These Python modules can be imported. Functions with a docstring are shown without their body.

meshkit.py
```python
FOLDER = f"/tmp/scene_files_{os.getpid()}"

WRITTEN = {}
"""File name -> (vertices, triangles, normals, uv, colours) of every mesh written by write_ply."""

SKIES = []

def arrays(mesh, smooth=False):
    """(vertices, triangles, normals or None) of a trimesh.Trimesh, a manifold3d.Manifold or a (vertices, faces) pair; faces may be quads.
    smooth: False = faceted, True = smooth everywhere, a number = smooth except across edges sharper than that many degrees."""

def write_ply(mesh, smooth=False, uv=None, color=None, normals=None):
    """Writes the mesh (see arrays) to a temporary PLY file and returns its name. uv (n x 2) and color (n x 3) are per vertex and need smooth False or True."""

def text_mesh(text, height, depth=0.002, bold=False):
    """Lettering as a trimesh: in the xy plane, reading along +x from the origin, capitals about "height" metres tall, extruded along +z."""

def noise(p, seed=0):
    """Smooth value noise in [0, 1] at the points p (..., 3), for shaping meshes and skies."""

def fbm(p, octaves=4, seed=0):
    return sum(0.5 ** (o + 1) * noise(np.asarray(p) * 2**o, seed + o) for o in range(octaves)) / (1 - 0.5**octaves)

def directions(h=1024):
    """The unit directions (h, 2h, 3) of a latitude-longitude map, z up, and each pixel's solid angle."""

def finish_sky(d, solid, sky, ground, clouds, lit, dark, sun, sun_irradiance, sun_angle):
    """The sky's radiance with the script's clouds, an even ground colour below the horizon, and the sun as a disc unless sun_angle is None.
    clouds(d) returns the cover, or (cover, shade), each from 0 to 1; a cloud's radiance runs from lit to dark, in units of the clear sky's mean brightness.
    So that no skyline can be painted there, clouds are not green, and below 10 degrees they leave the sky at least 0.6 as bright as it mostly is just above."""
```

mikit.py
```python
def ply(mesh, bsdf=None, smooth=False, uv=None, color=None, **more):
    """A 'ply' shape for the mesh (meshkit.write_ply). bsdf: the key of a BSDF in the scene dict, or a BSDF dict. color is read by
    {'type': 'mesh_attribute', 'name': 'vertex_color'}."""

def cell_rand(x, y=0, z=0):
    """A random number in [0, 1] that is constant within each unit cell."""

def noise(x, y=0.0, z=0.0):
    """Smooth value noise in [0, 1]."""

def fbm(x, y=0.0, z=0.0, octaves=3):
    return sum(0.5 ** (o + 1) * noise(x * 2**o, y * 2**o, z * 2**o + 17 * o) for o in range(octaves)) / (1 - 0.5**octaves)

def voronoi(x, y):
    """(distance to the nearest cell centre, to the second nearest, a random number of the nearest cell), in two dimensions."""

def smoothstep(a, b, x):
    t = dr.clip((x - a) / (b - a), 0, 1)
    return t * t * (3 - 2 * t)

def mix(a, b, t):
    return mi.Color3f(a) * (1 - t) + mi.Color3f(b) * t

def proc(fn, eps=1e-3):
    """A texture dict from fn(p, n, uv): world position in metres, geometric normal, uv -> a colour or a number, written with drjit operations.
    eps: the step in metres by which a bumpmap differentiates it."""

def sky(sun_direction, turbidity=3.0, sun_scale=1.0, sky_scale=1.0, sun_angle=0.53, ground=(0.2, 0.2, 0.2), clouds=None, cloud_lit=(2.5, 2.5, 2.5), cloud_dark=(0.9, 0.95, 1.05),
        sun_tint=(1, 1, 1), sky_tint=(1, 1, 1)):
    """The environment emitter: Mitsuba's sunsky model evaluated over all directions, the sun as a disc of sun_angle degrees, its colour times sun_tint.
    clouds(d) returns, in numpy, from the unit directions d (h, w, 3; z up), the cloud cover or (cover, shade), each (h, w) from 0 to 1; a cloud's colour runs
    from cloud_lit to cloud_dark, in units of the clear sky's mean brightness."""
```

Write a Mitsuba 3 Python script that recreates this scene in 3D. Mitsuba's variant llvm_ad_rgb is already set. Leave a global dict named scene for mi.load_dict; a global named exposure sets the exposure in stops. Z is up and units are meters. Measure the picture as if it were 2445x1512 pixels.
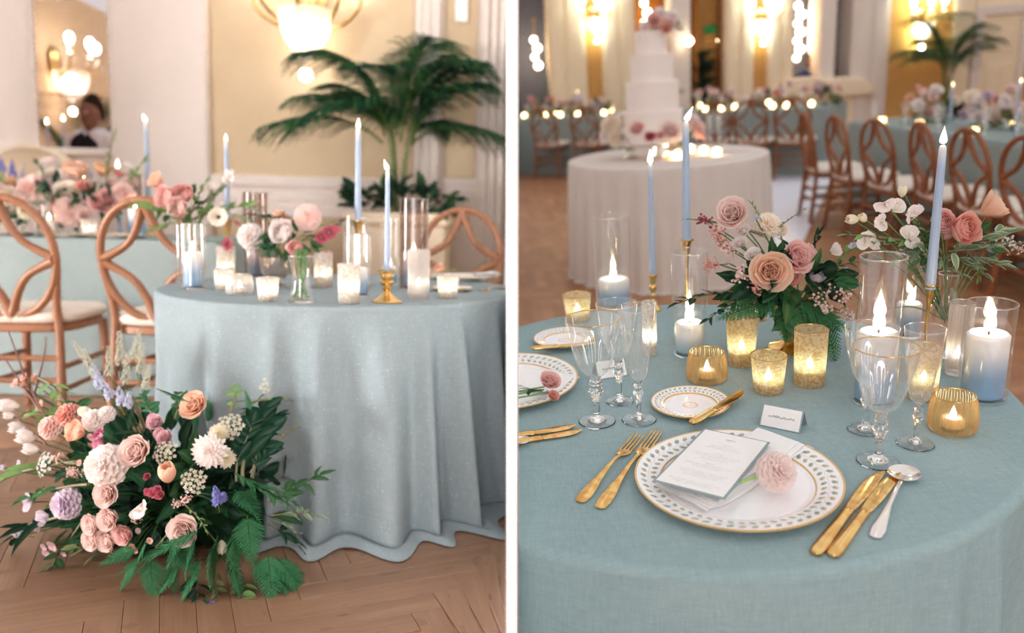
import math, random
import numpy as np, trimesh, drjit as dr, mitsuba as mi, mikit, meshkit
from mikit import noise, fbm, smoothstep, mix, cell_rand

T = mi.ScalarTransform4f
F, CX, CY = 1850.0, 1222.5, 756.0          # focal length and centre in pixels of the 2445 x 1512 frame
PITCH, ROLL, EYE_R = 0.305, -0.075, 1.428    # how the right hall is seen
PITCH_L, ROLL_L, EYE_L = 0.125, 0.025, 0.882   # how the left hall is seen
scene, labels = {}, {}
rng = np.random.default_rng(7)
PI = math.pi

# ------------------------------------------------------------------ camera
def basis(pitch, roll):
    u = np.array([math.sin(roll), math.cos(pitch), -math.sin(pitch)]); u /= np.linalg.norm(u)
    y = np.array([0, 0, 1.0]) - u[2] * u; y /= np.linalg.norm(y)
    return np.array([np.cross(u, y), y, u])      # (right, up, forward) of the camera -> hall


C2W, C2L = basis(PITCH, ROLL), basis(PITCH_L, ROLL_L)
EYE = np.array([0, 0, EYE_R])
cam = np.eye(4); cam[:3, 0], cam[:3, 1], cam[:3, 2], cam[:3, 3] = -C2W[:, 0], C2W[:, 1], C2W[:, 2], EYE
scene['camera'] = {'type': 'thinlens', 'fov': 2 * math.degrees(math.atan(1222.5 / F)), 'fov_axis': 'x', 'to_world': T(cam),
                   'aperture_radius': 0.0066, 'focus_distance': 1.50, 'near_clip': 0.02, 'far_clip': 60.0}
exposure = 0.62
# the left hall stands on its own floor; its axes (x right, y ahead, z up, eye at (0, 0, EYE_L)) in the world
WL = np.eye(4); WL[:3, :3] = C2W @ C2L.T
WL[:3, 3] = EYE - WL[:3, 2] * EYE_L
WR = np.eye(4)
W = WL
# ------------------------------------------------------------------ light: even daylight of the halls; windows are built with the walls
scene['daylight'] = {'type': 'constant', 'radiance': {'type': 'rgb', 'value': [0.60, 0.59, 0.595]}}


def lin(*c):
    c = np.array(c[0] if len(c) == 1 else c, float) / 255
    return [float(x) for x in np.where(c < 0.04045, c / 12.92, ((c + 0.055) / 1.055) ** 2.4)]


def light(rgb, k, w=1.0):
    return {'emitter': {'type': 'area', 'radiance': {'type': 'rgb', 'value': [float(x * k) for x in rgb]}, 'sampling_weight': float(w)}}


# ------------------------------------------------------------------ scene bookkeeping
def nk(name):
    if name not in used:
        used[name] = 0
        return name
    used[name] += 1
    return '%s_%03d' % (name, used[name])


used = {}


def thing(name, label=None, cat=None, group=None, kind=None):
    k = nk(name)
    labels[k] = {a: b for a, b in (('label', label), ('category', cat), ('group', group), ('kind', kind)) if b}
    return k


def put(key, shape, M=None):
    scene[key] = {**shape, 'to_world': T(W @ M if M is not None else W)}
    return key


def part(parent, name, shape, M=None, label=None, kind=None):
    if shape is None:
        return None
    k = nk(parent + '__' + name)
    if label or kind:
        labels[k] = {a: b for a, b in (('label', label), ('kind', kind)) if b}
    return put(k, shape, M)


def solo(name, shape, label, cat, M=None, group=None, kind=None):
    return put(thing(name, label, cat, group, kind), shape, M)


def S(mesh, bsdf, smooth=35, uv=None, color=None, **more):
    """(V, F) or (V, F, C) -> shape dict"""
    if len(mesh[1]) == 0:
        return None                      # wholly behind the dividing wall
    if len(mesh) == 3:
        color = mesh[2]
    tm = trimesh.Trimesh(mesh[0], mesh[1], process=False)
    if (uv is not None or color is not None) and smooth not in (True, False):
        smooth = True
    return mikit.ply(tm, bsdf, smooth, uv=uv, color=color, **more)


# ------------------------------------------------------------------ pixels of the photograph -> places in the halls
EYE_LL = np.array([0, 0, EYE_L])


def rayL(x, y):
    return C2L @ np.array([(x - CX) / F, (CY - y) / F, 1.0])


def PL(x, y, Y):
    """the point of the left hall seen at the pixel, Y metres ahead"""
    r = rayL(x, y)
    return EYE_LL + r * (Y / r[1])


def onL(x, y, z):
    r = rayL(x, y)
    return EYE_LL + r * ((z - EYE_L) / r[2])


def depL(p):
    return float(C2L[:, 2] @ (np.asarray(p) - EYE_LL))


def rayR(x, y):
    return C2W @ np.array([(x - CX) / F, (CY - y) / F, 1.0])


def PR(x, y, Z):
    return EYE + rayR(x, y) * Z


def onR(x, y, z):
    r = rayR(x, y)
    return EYE + r * (z - EYE_R) / r[2]


def depR(p):
    return float(C2W[:, 2] @ (np.asarray(p) - EYE))


# ------------------------------------------------------------------ matrices
def tr(x, y=None, z=None):
    m = np.eye(4); m[:3, 3] = x if y is None else (x, y, z); return m


def sc(x, y=None, z=None):
    return np.diag([x, x if y is None else y, x if z is None else z, 1.0])


def rz(a):
    m = np.eye(4); m[:2, :2] = [[math.cos(a), -math.sin(a)], [math.sin(a), math.cos(a)]]; return m


def rx(a):
    m = np.eye(4); m[1:3, 1:3] = [[math.cos(a), -math.sin(a)], [math.sin(a), math.cos(a)]]; return m


def ry(a):
    m = np.eye(4); m[0, 0] = m[2, 2] = math.cos(a); m[0, 2] = math.sin(a); m[2, 0] = -math.sin(a); return m


def aim(p, d, spin=0.0, s=1.0):
    """place at p with local z along d"""
    d = np.asarray(d, float); d = d / np.linalg.norm(d)
    a = np.array([0, 0, 1.0]) if abs(d[2]) < 0.95 else np.array([1.0, 0, 0])
    x = np.cross(a, d); x /= np.linalg.norm(x)
    m = np.eye(4); m[:3, 0], m[:3, 1], m[:3, 2], m[:3, 3] = x, np.cross(d, x), d, p
    return m @ rz(spin) @ sc(s)


def lay(p, q, up=(0, 0, 1)):
    """local x from p to q, z up; returns matrix and length"""
    p, q = np.asarray(p, float), np.asarray(q, float)
    x = q - p; L = np.linalg.norm(x); x = x / L
    y = np.cross(up, x); y /= np.linalg.norm(y)
    m = np.eye(4); m[:3, 0], m[:3, 1], m[:3, 2], m[:3, 3] = x, y, np.cross(x, y), p
    return m, L


def xf(mesh, M):
    v = np.asarray(mesh[0]) @ M[:3, :3].T + M[:3, 3]
    f = np.asarray(mesh[1])
    if np.linalg.det(M[:3, :3]) < 0:
        f = f[:, ::-1]
    return (v, f, *mesh[2:])


def cat(ms):
    V, Fs, C, at = [], [], [], 0
    for m in ms:
        V.append(m[0]); Fs.append(np.asarray(m[1]) + at); at += len(m[0])
        if len(m) == 3:
            C.append(m[2])
    return (np.vstack(V), np.vstack(Fs)) + ((np.vstack(C),) if C else ())


# the dividing wall's two faces as planes through the eye: everything of a hall stops there
def clip(mesh, M=None, left=True, gap=0.002, uv=None):
    m = xf(mesh, M) if M is not None else mesh
    v, f = np.array(m[0], float), np.asarray(m[1])
    if left:
        n = C2L @ np.array([-1.0, 0, (1210 - CX) / F]); n /= np.linalg.norm(n); d = (v - EYE_LL) @ n - gap
    else:
        n = C2W @ np.array([1.0, 0, -(1235 - CX) / F]); n /= np.linalg.norm(n); d = (v - EYE) @ n - gap
    keep = (d[f] > 0).any(1)
    if left:
        keep |= (v[f][:, :, 1] < 0.5).all(1)
    v = v - np.minimum(d, 0)[:, None] * n
    f = f[keep]
    idx = np.unique(f); mp = -np.ones(len(v), int); mp[idx] = np.arange(len(idx))
    out = (v[idx], mp[f]) + ((m[2][idx],) if len(m) == 3 else ())
    return (out, uv[idx]) if uv is not None else out


# ------------------------------------------------------------------ mesh makers
def grid(P, close_u=False, close_v=False):
    """P (nu, nv, 3) -> mesh"""
    nu, nv = P.shape[:2]
    i, j = np.meshgrid(np.arange(nu - (not close_u)), np.arange(nv - (not close_v)), indexing='ij')
    a = i * nv + j; b = ((i + 1) % nu) * nv + j; c = ((i + 1) % nu) * nv + (j + 1) % nv; d = i * nv + (j + 1) % nv
    q = np.stack([a, b, c, d], -1).reshape(-1, 4)
    return P.reshape(-1, 3), np.vstack([q[:, [0, 1, 2]], q[:, [0, 2, 3]]])


def lathe(prof, n=32, flute=0, amp=0.0, lo=-1e9, hi=1e9, r_of=None):
    """profile [(r, z)...] turned about z (list from the bottom outside up, inside down for solids)"""
    prof = np.array(prof, float); a = np.arange(n) * 2 * PI / n
    r = prof[None, :, 0] * np.ones((n, 1))
    if flute:
        w = ((prof[:, 1] >= lo) & (prof[:, 1] <= hi))[None, :]
        r = r * (1 + amp * w * np.cos(flute * a)[:, None])
    P = np.stack([r * np.cos(a)[:, None], r * np.sin(a)[:, None], prof[None, :, 1] * np.ones((n, 1))], -1)
    return grid(P, close_u=True)


def tube(path, rad, n=8, cap=True, flat=1.0):
    p = np.asarray(path, float); k = len(p); rad = np.broadcast_to(rad, (k,))
    t = np.gradient(p, axis=0); t /= np.linalg.norm(t, axis=1, keepdims=True) + 1e-12
    ref = np.array([0, 0, 1.0]) if abs(t[:, 2]).mean() < 0.8 else np.array([0, 1.0, 0])
    a = np.cross(t, ref); a /= np.linalg.norm(a, axis=1, keepdims=True) + 1e-9
    b = np.cross(t, a); an = np.arange(n) * 2 * PI / n
    P = p[:, None] + rad[:, None, None] * (np.cos(an)[None, :, None] * a[:, None] * flat + np.sin(an)[None, :, None] * b[:, None])
    v, f = grid(P, close_v=True)
    f = f[:, ::-1]
    if cap:
        v = np.vstack([v, p[:1], p[-1:]]); i = np.arange(n); j = (i + 1) % n; o = (k - 1) * n
        f = np.vstack([f, np.stack([i, j, i * 0 + k * n], 1), np.stack([o + j, o + i, i * 0 + k * n + 1], 1)])
    return v, f


def bez(pts, n=12):
    """Catmull-Rom through the points"""
    p = np.asarray(pts, float); p = np.vstack([2 * p[0] - p[1], p, 2 * p[-1] - p[-2]]); out = []
    for i in range(1, len(p) - 2):
        t = np.linspace(0, 1, n, endpoint=False)[:, None]
        a, b, c, d = p[i - 1:i + 3]
        out.append(0.5 * (2 * b + (c - a) * t + (2 * a - 5 * b + 4 * c - d) * t * t + (3 * b - a - 3 * c + d) * t ** 3))
    return np.vstack(out + [p[-2][None]])


def loft(secs, n=14, cap=True, power=2.0):
    """sections (x, y0, yhalf, z0, zhalf) along x"""
    s = np.asarray(secs, float); a = np.arange(n) * 2 * PI / n
    ca, sa = np.cos(a), np.sin(a)
    ca, sa = np.sign(ca) * abs(ca) ** (2 / power), np.sign(sa) * abs(sa) ** (2 / power)
    P = np.stack([s[:, :1] * np.ones(n), s[:, 1:2] + s[:, 2:3] * ca, s[:, 3:4] + s[:, 4:5] * sa], -1)
    v, f = grid(P, close_v=True)
    f = f[:, ::-1]
    if cap:
        k = len(s); v = np.vstack([v, P[0].mean(0)[None], P[-1].mean(0)[None]]); i = np.arange(n); j = (i + 1) % n; o = (k - 1) * n
        f = np.vstack([f, np.stack([j, i, i * 0 + k * n], 1)[:, ::-1], np.stack([o + j, o + i, i * 0 + k * n + 1], 1)])
    return v, f


def box(x0, x1, y0, y1, z0, z1, b=0.0):
    if b <= 0:
        m = trimesh.creation.box(bounds=[[x0, y0, z0], [x1, y1, z1]])
        return np.array(m.vertices), np.array(m.faces)
    b = min(b, (x1 - x0) / 2.1, (y1 - y0) / 2.1, (z1 - z0) / 2.1)
    P = []
    for X, sx in ((x0, 1), (x1, -1)):
        for Y, sy in ((y0, 1), (y1, -1)):
            for Z, sz in ((z0, 1), (z1, -1)):
                P += [(X + sx * b, Y + sy * b, Z), (X + sx * b, Y, Z + sz * b), (X, Y + sy * b, Z + sz * b)]
    h = trimesh.convex.convex_hull(np.array(P))
    return np.array(h.vertices), np.array(h.faces)


def ball(r=1.0, sub=2, squash=1.0):
    m = trimesh.creation.icosphere(sub, r)
    return np.array(m.vertices) * [1, 1, squash], np.array(m.faces)


def torus(R, r, n=40, k=8):
    a, b = np.arange(n) * 2 * PI / n, np.arange(k) * 2 * PI / k
    P = np.stack([(R + r * np.cos(b)) * np.cos(a)[:, None], (R + r * np.cos(b)) * np.sin(a)[:, None], np.broadcast_to(r * np.sin(b), (n, k))], -1)
    v, f = grid(P, True, True)
    return v, f


def colored(m, c):
    c = np.asarray(c, float)
    return m[0], m[1], np.broadcast_to(c, (len(m[0]), 3)).copy()


# ------------------------------------------------------------------ materials (each once, by key)
def rgb(*c):
    return {'type': 'rgb', 'value': lin(*c)}


def mat(key, **d):
    matt = d.get('roughness', 0) >= .6 and not d.get('metallic') and 'specular' not in d
    scene[key] = {'type': 'twosided', 'inner': {'type': 'diffuse', 'reflectance': d['base_color']} if matt else {'type': 'principled', **d}}
    return key


VC = {'type': 'mesh_attribute', 'name': 'vertex_color'}
mat('m_wall_white', base_color=rgb(228, 217, 210), roughness=0.6)
mat('m_wall_cream', base_color=rgb(240, 222, 196), roughness=0.6)
mat('m_wall_tan', base_color=mikit.proc(lambda p, n, uv: mix(lin(206, 186, 158), lin(198, 176, 146), noise(p.x * 4, p.y * 4, p.z * 4))), roughness=0.7)
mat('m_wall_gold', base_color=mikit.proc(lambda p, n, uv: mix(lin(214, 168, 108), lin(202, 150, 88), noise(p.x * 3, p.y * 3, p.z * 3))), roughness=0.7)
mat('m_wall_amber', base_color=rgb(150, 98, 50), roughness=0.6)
mat('m_wall_slate', base_color=rgb(120, 122, 140), roughness=0.6)
mat('m_dark', base_color=rgb(50, 38, 32), roughness=0.6)
mat('m_white', base_color=rgb(245, 243, 240), roughness=0.55)
mat('m_divider', base_color=rgb(253, 253, 253), roughness=0.9, specular=0.1)
mat('m_chair', base_color=mikit.proc(lambda p, n, uv: mix(lin(158, 108, 76), lin(134, 86, 58), noise(p.x * 30, p.y * 30, p.z * 9))), roughness=0.38, specular=0.5)
mat('m_chair_dark', base_color=mikit.proc(lambda p, n, uv: mix(lin(150, 88, 48), lin(112, 62, 34), noise(p.x * 30, p.y * 30, p.z * 9))), roughness=0.38, specular=0.5)
mat('m_cushion', base_color=rgb(236, 224, 212), roughness=0.8)


def cloth_fn(a, b, speck=0.0):
    def fn(p, n, uv):
        u, v = uv.x, uv.y
        slub = noise(u * 60, v * 640) * 0.5 + noise(u * 640, v * 60, 7) * 0.5
        t = dr.clip(0.5 + (slub - 0.5) * 0.7 + 0.35 * (noise(u * 8, v * 8, 3) - 0.5), 0, 1)
        c = mix(a, b, t)
        if speck:
            k = smoothstep(0.985, 1.0, cell_rand(dr.floor(u * 500), dr.floor(v * 700), 4))
            c = c * (1 - k * speck) + mi.Color3f(0.9, 0.92, 0.92) * (k * speck)
        return c
    return fn


for _k, _a, _b, _s in (('m_cloth_left', lin(134, 147, 152), lin(154, 166, 171), 0.5), ('m_cloth_right', lin(138, 163, 169), lin(164, 186, 190), 0.2),
                       ('m_cloth_far', lin(140, 154, 154), lin(154, 166, 165), 0), ('m_cloth_cake', lin(216, 206, 200), lin(228, 219, 213), 0), ('m_linen', lin(244, 243, 243), lin(250, 250, 250), 0)):
    mat(_k + '_', base_color=mikit.proc(cloth_fn(_a, _b, _s)), roughness=0.85)
    scene[_k] = scene.pop(_k + '_')


def oak(p, n, uv):
    """plank grain; each plank's uv starts at its own multiple of ten metres, which also picks its tone"""
    tone = cell_rand(dr.floor(uv.x / 10), dr.floor(uv.y / 10), 3)
    g = noise(uv.x * 6, uv.y * 110) * .6 + noise(uv.x * 14, uv.y * 320, 4) * .4
    w = noise(uv.x * 4, uv.y * 26, 5)
    c = mix(lin(142, 111, 89), lin(118, 86, 64), dr.clip(.45 * tone + .55 * g, 0, 1))
    scr = smoothstep(0.86, 0.92, noise(uv.x * 20, uv.y * 45, 9)) * 0.4
    return mix(c, lin(100, 71, 53), dr.clip((w - .45) * 1.1, 0, 1) + scr)


mat('m_oak', base_color=mikit.proc(oak), roughness=0.42, specular=0.45)
mat('m_joint', base_color=rgb(96, 62, 42), roughness=0.8)


def herring(p, n, uv):
    """parquet too far to pick apart: colour per strip"""
    a = uv.x * 0.7071 + uv.y * 0.7071; b = uv.y * 0.7071 - uv.x * 0.7071
    band = dr.floor(a / 0.32)
    odd = band - 2 * dr.floor(band / 2)
    q = dr.select(odd > 0.5, a + b, a - b)
    r = cell_rand(dr.floor(q / 0.09), band, 2)
    return mix(mix(lin(172, 124, 90), lin(150, 104, 72), r), lin(128, 88, 62), 0.5 * noise(uv.x * 9, uv.y * 9, 1))


mat('m_parquet_far', base_color=mikit.proc(herring), roughness=0.4, specular=0.5)
scene['m_glass_thin'] = {'type': 'thindielectric', 'int_ior': 1.7}
scene['m_glass_smoke'] = {'type': 'thindielectric', 'int_ior': 1.55, 'specular_transmittance': rgb(206, 192, 186)}
scene['m_glass'] = {'type': 'dielectric', 'int_ior': 1.55}
scene['m_stem_glass'] = {'type': 'dielectric', 'int_ior': 1.72}
scene['m_crystal'] = {'type': 'thindielectric', 'int_ior': 1.95}
scene['m_mirror'] = {'type': 'conductor', 'material': 'none', 'specular_reflectance': rgb(228, 218, 214)}
mat('m_gold', base_color=mikit.proc(lambda p, n, uv: mix(lin(242, 202, 132), lin(222, 172, 102), smoothstep(.3, .75, noise(p.x * 110, p.y * 110, p.z * 110)))), metallic=1.0, roughness=0.15)
mat('m_brass', base_color=rgb(212, 176, 116), metallic=1.0, roughness=0.25)
mat('m_silver', base_color=rgb(236, 228, 222), metallic=1.0, roughness=0.12)


def mottled(a, b):
    return lambda p, n, uv: mix(a, b, smoothstep(0.42, 0.62, fbm(uv.x * 260, uv.y * 260, 3, 2)))


scene['m_bowl_silver'] = {'type': 'twosided', 'inner': {'type': 'principled', 'base_color': mikit.proc(mottled(lin(230, 220, 212), lin(120, 100, 84))), 'metallic': 0.8, 'roughness': 0.22}}
for _k, _a, _b in (('m_votive_silver', (252, 246, 240), (216, 206, 196)), ('m_votive_gold', (254, 238, 208), (232, 200, 152))):
    scene[_k] = {'type': 'principledthin', 'base_color': mikit.proc(mottled(lin(*_a), lin(*_b))), 'roughness': 0.2, 'spec_trans': 0.25, 'diff_trans': 1.4, 'eta': 1.5}
scene['m_rib_gold'] = {'type': 'principledthin', 'base_color': rgb(255, 222, 172), 'roughness': 0.08, 'spec_trans': 0.72, 'diff_trans': 1.1, 'eta': 1.5}
scene['m_rib_clear'] = {'type': 'principledthin', 'base_color': rgb(250, 244, 240), 'roughness': 0.1, 'spec_trans': 0.6, 'diff_trans': 1.1, 'eta': 1.5}
mat('m_wax', base_color=VC, roughness=0.45, specular=0.4)
mat('m_wick', base_color=rgb(40, 30, 26), roughness=0.9)
scene['m_petal'] = {'type': 'principledthin', 'base_color': VC, 'roughness': 0.6, 'diff_trans': 0.7, 'spec_trans': 0.0, 'eta': 1.3}
scene['m_leaf'] = {'type': 'principledthin', 'base_color': VC, 'roughness': 0.38, 'diff_trans': 0.35, 'spec_trans': 0.0, 'eta': 1.45}
mat('m_stem', base_color=VC, roughness=0.5)
mat('m_vc', base_color=VC, roughness=0.6)
mat('m_skin', base_color=rgb(120, 78, 60), roughness=0.5)
mat('m_shirt', base_color=rgb(226, 226, 236), roughness=0.8)
mat('m_vest', base_color=rgb(40, 38, 48), roughness=0.8)
mat('m_navy', base_color=rgb(36, 42, 92), roughness=0.8)
mat('m_icing', base_color=rgb(240, 228, 222), roughness=0.5)
mat('m_paper', base_color=rgb(250, 249, 250), roughness=0.7)
mat('m_card_blue', base_color=rgb(150, 168, 172), roughness=0.7)
mat('m_ink', base_color=rgb(168, 168, 176), roughness=0.8)
mat('m_green_sign', base_color=rgb(60, 150, 90), roughness=0.6)


def plate_fn(R, ri):
    """the transfer print on the rim: two rows of little leaves between gold lines; uv = metres from the centre"""
    def fn(p, n, uv):
        r = dr.sqrt(uv.x * uv.x + uv.y * uv.y); a = dr.atan2(uv.y, uv.x)
        c = mi.Color3f(*lin(246, 245, 248))
        N = 54 if R > 0.13 else 40
        q = a / (2 * PI) * N; k = dr.floor(q); fq = q - k - 0.5
        mid = (R + ri) / 2 - 0.001; w = (R - ri)
        for sgn in (-1, 1):
            y = (r - (mid + sgn * w * 0.2)) / (w * 0.13); x = (fq + sgn * y * 0.15) / 0.3
            inside = smoothstep(1.0, 0.75, x * x + y * y)
            odd = k - 2 * dr.floor(k / 2)
            col = dr.select(odd > 0.5, mi.Color3f(*lin(160, 172, 156)), mi.Color3f(*lin(194, 188, 158)))
            dark = smoothstep(0.5, 0.0, dr.abs(y + 0.25)) * 0.35
            c = c * (1 - inside) + col * (1 - dark) * inside
        stem = smoothstep(0.0007, 0.0003, dr.abs(r - mid + w * 0.03 * dr.sin(a * N))) * 0.5
        c = c * (1 - stem) + mi.Color3f(*lin(150, 160, 140)) * stem
        g = smoothstep(0.0016, 0.0011, dr.abs(r - ri)) + smoothstep(R - 0.0022, R - 0.0016, r)
        if R < 0.13:
            ring = smoothstep(0.0011, 0.0006, dr.abs(r - 0.016)) + smoothstep(0.0009, 0.0005, dr.abs(r - 0.013))
            mono = smoothstep(0.55, 0.7, noise(uv.x * 520, uv.y * 520, 1)) * smoothstep(0.0105, 0.009, r) * 0.5
            g = g + ring; c = c * (1 - mono) + mi.Color3f(*lin(150, 160, 150)) * mono
        g = dr.clip(g, 0, 1)
        return c * (1 - g) + mi.Color3f(*lin(214, 176, 110)) * g
    return fn


mat('m_plate', base_color=mikit.proc(plate_fn(0.165, 0.124)), roughness=0.12, clearcoat=0.6)
mat('m_plate_small', base_color=mikit.proc(plate_fn(0.085, 0.058)), roughness=0.12, clearcoat=0.6)
FLAME = [1.0, 0.72, 0.38]
BULB = [1.0, 0.80, 0.52]
BULB_L = [1.0, 0.9, 0.76]
# ================================================================== the setting
K = 'structure'
# the wall that divides the two halls, seen end on
def cam_pt(px, py, Z):
    return EYE + rayR(px, py) * Z
vs = []
for Z in (0.85, 13.5):
    for px in (1210, 1235):
        for py in (-9000 if Z < 2 else -900, 3500 if Z < 2 else 1100):
            vs.append(cam_pt(px, py, Z))
h = trimesh.convex.convex_hull(np.array(vs))
W = WR
solo('wall_divider', S((np.array(h.vertices), np.array(h.faces)), 'm_divider', False), None, None, kind=K)

# ---------------- left hall
W = WL
WALL = 5.6
def xL(Y, z=0.0):
    """where the dividing wall's face runs"""
    n = C2L @ np.array([-1.0, 0, (1210 - CX) / F])
    return (-n[1] * Y - n[2] * (z - EYE_L)) / n[0]
def floor_poly(pts, z, uvs=1.0):
    p = np.array([(x, y, z) for x, y in pts]); f = np.array([(0, i, i + 1) for i in range(1, len(p) - 1)])
    return (p, f), p[:, :2] * uvs
m, uv = floor_poly([(-6.0, -4), (-0.3, -4), (xL(.75) , 0.75), (xL(WALL + .3), WALL + .3), (-6.0, WALL + .3)], -0.004)
floor_l = nk('floor'); labels[floor_l] = {'kind': K}
put(floor_l, S(m, 'm_parquet_far', False, uv=uv))
# oak planks laid in herringbone where they can be picked apart
PWd, PLn = 0.074, 0.44
planks = []
ang = math.radians(24)
for i in range(-60, 60):
    for j in range(-14, 14):
        for vert in (0, 1):
            o = np.array([i * PWd + j * PLn, i * PWd - j * PLn])
            a, b = (o, o + [PLn, PWd]) if not vert else (o + [PLn, PWd - PLn], o + [PLn + PWd, PWd])
            c = (a + b) / 2
            R2 = np.array([[math.cos(ang), -math.sin(ang)], [math.sin(ang), math.cos(ang)]])
            cc = R2 @ c + [-0.9, 2.3]
            Z = cc[1]
            if not 1.35 < Z < 2.75: continue
            q = C2L.T @ (np.array([cc[0], cc[1], 0]) - EYE_LL); px = CX + q[0] / q[2] * F; py = CY - q[1] / q[2] * F
            if -260 < px < 1330 and py < 1640 and cc[0] < xL(Z) + 0.12 and not (Z > 2.15 and px > 430 and px < 1180):
                planks.append((a, b, vert, R2))
for (a, b, vert, R2) in planks[:300]:
    g = 0.0006
    v, f = box(a[0] + g, b[0] - g, a[1] + g, b[1] - g, -0.012, 0.0, 0.0008)
    off = 10.0 * rng.integers(0, 40, 2) + rng.uniform(2, 8, 2)
    uv = (v[:, [1, 0]] if vert else v[:, :2]) + off
    v = np.c_[v[:, :2] @ R2.T + [-0.9, 2.3], v[:, 2]]
    (v, f), uv = clip((v, f), left=True, uv=uv)
    part(floor_l, 'plank', S((v, f), 'm_oak', False, uv=uv))
def panel(x0, x1, y0, y1, Z, dep, bev=0.012):
    """a block on the back wall, by the pixels of its front face at depth Z"""
    a, b = PL(x0, y1, Z), PL(x1, y0, Z)
    return box(a[0], b[0], Z, Z + dep, max(a[2], 0), b[2], bev)
top = -420
wall_b = nk('wall_back_left'); labels[wall_b] = {'kind': K}
a = PL(-900, 0, WALL)[0]
put(wall_b, S(box(-6.0, xL(WALL, 1.0), WALL + .06, WALL + .2, 0, 3.7), 'm_wall_white', False))
def wp(name, x0, x1, y0, y1, Z, dep, m, bev=0.012):
    part(wall_b, name, S(panel(x0, x1, y0, y1, Z, dep, bev), m, False))
wp('tan_panel', 484, 992, top, 432, WALL + .045, .02, 'm_wall_tan', .004)
wp('tan_panel', 1058, 1150, top, 425, WALL + .045, .02, 'm_wall_tan', .004)
wp('tan_panel', 484, 992, 512, 905, WALL + .045, .02, 'm_wall_tan', .004)
for x0, x1, n in ((282, 482, 9), (992, 1058, 3), (1149, 1209, 3), (-160, 44, 8)):
    wp('pilaster', x0, x1, top, 800, WALL, .07, 'm_wall_white')
    w = (x1 - x0) / n
    for i in range(n):
        wp('pilaster_rib', x0 + w * (i + .2), x0 + w * (i + .8), top, 720, WALL - .012, .03, 'm_wall_white', .011)
    wp('pilaster_base', x0 - 4, x1 + (4 if x1 < 1200 else 0), 735, 800, WALL - .03, .1, 'm_wall_white')
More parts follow.
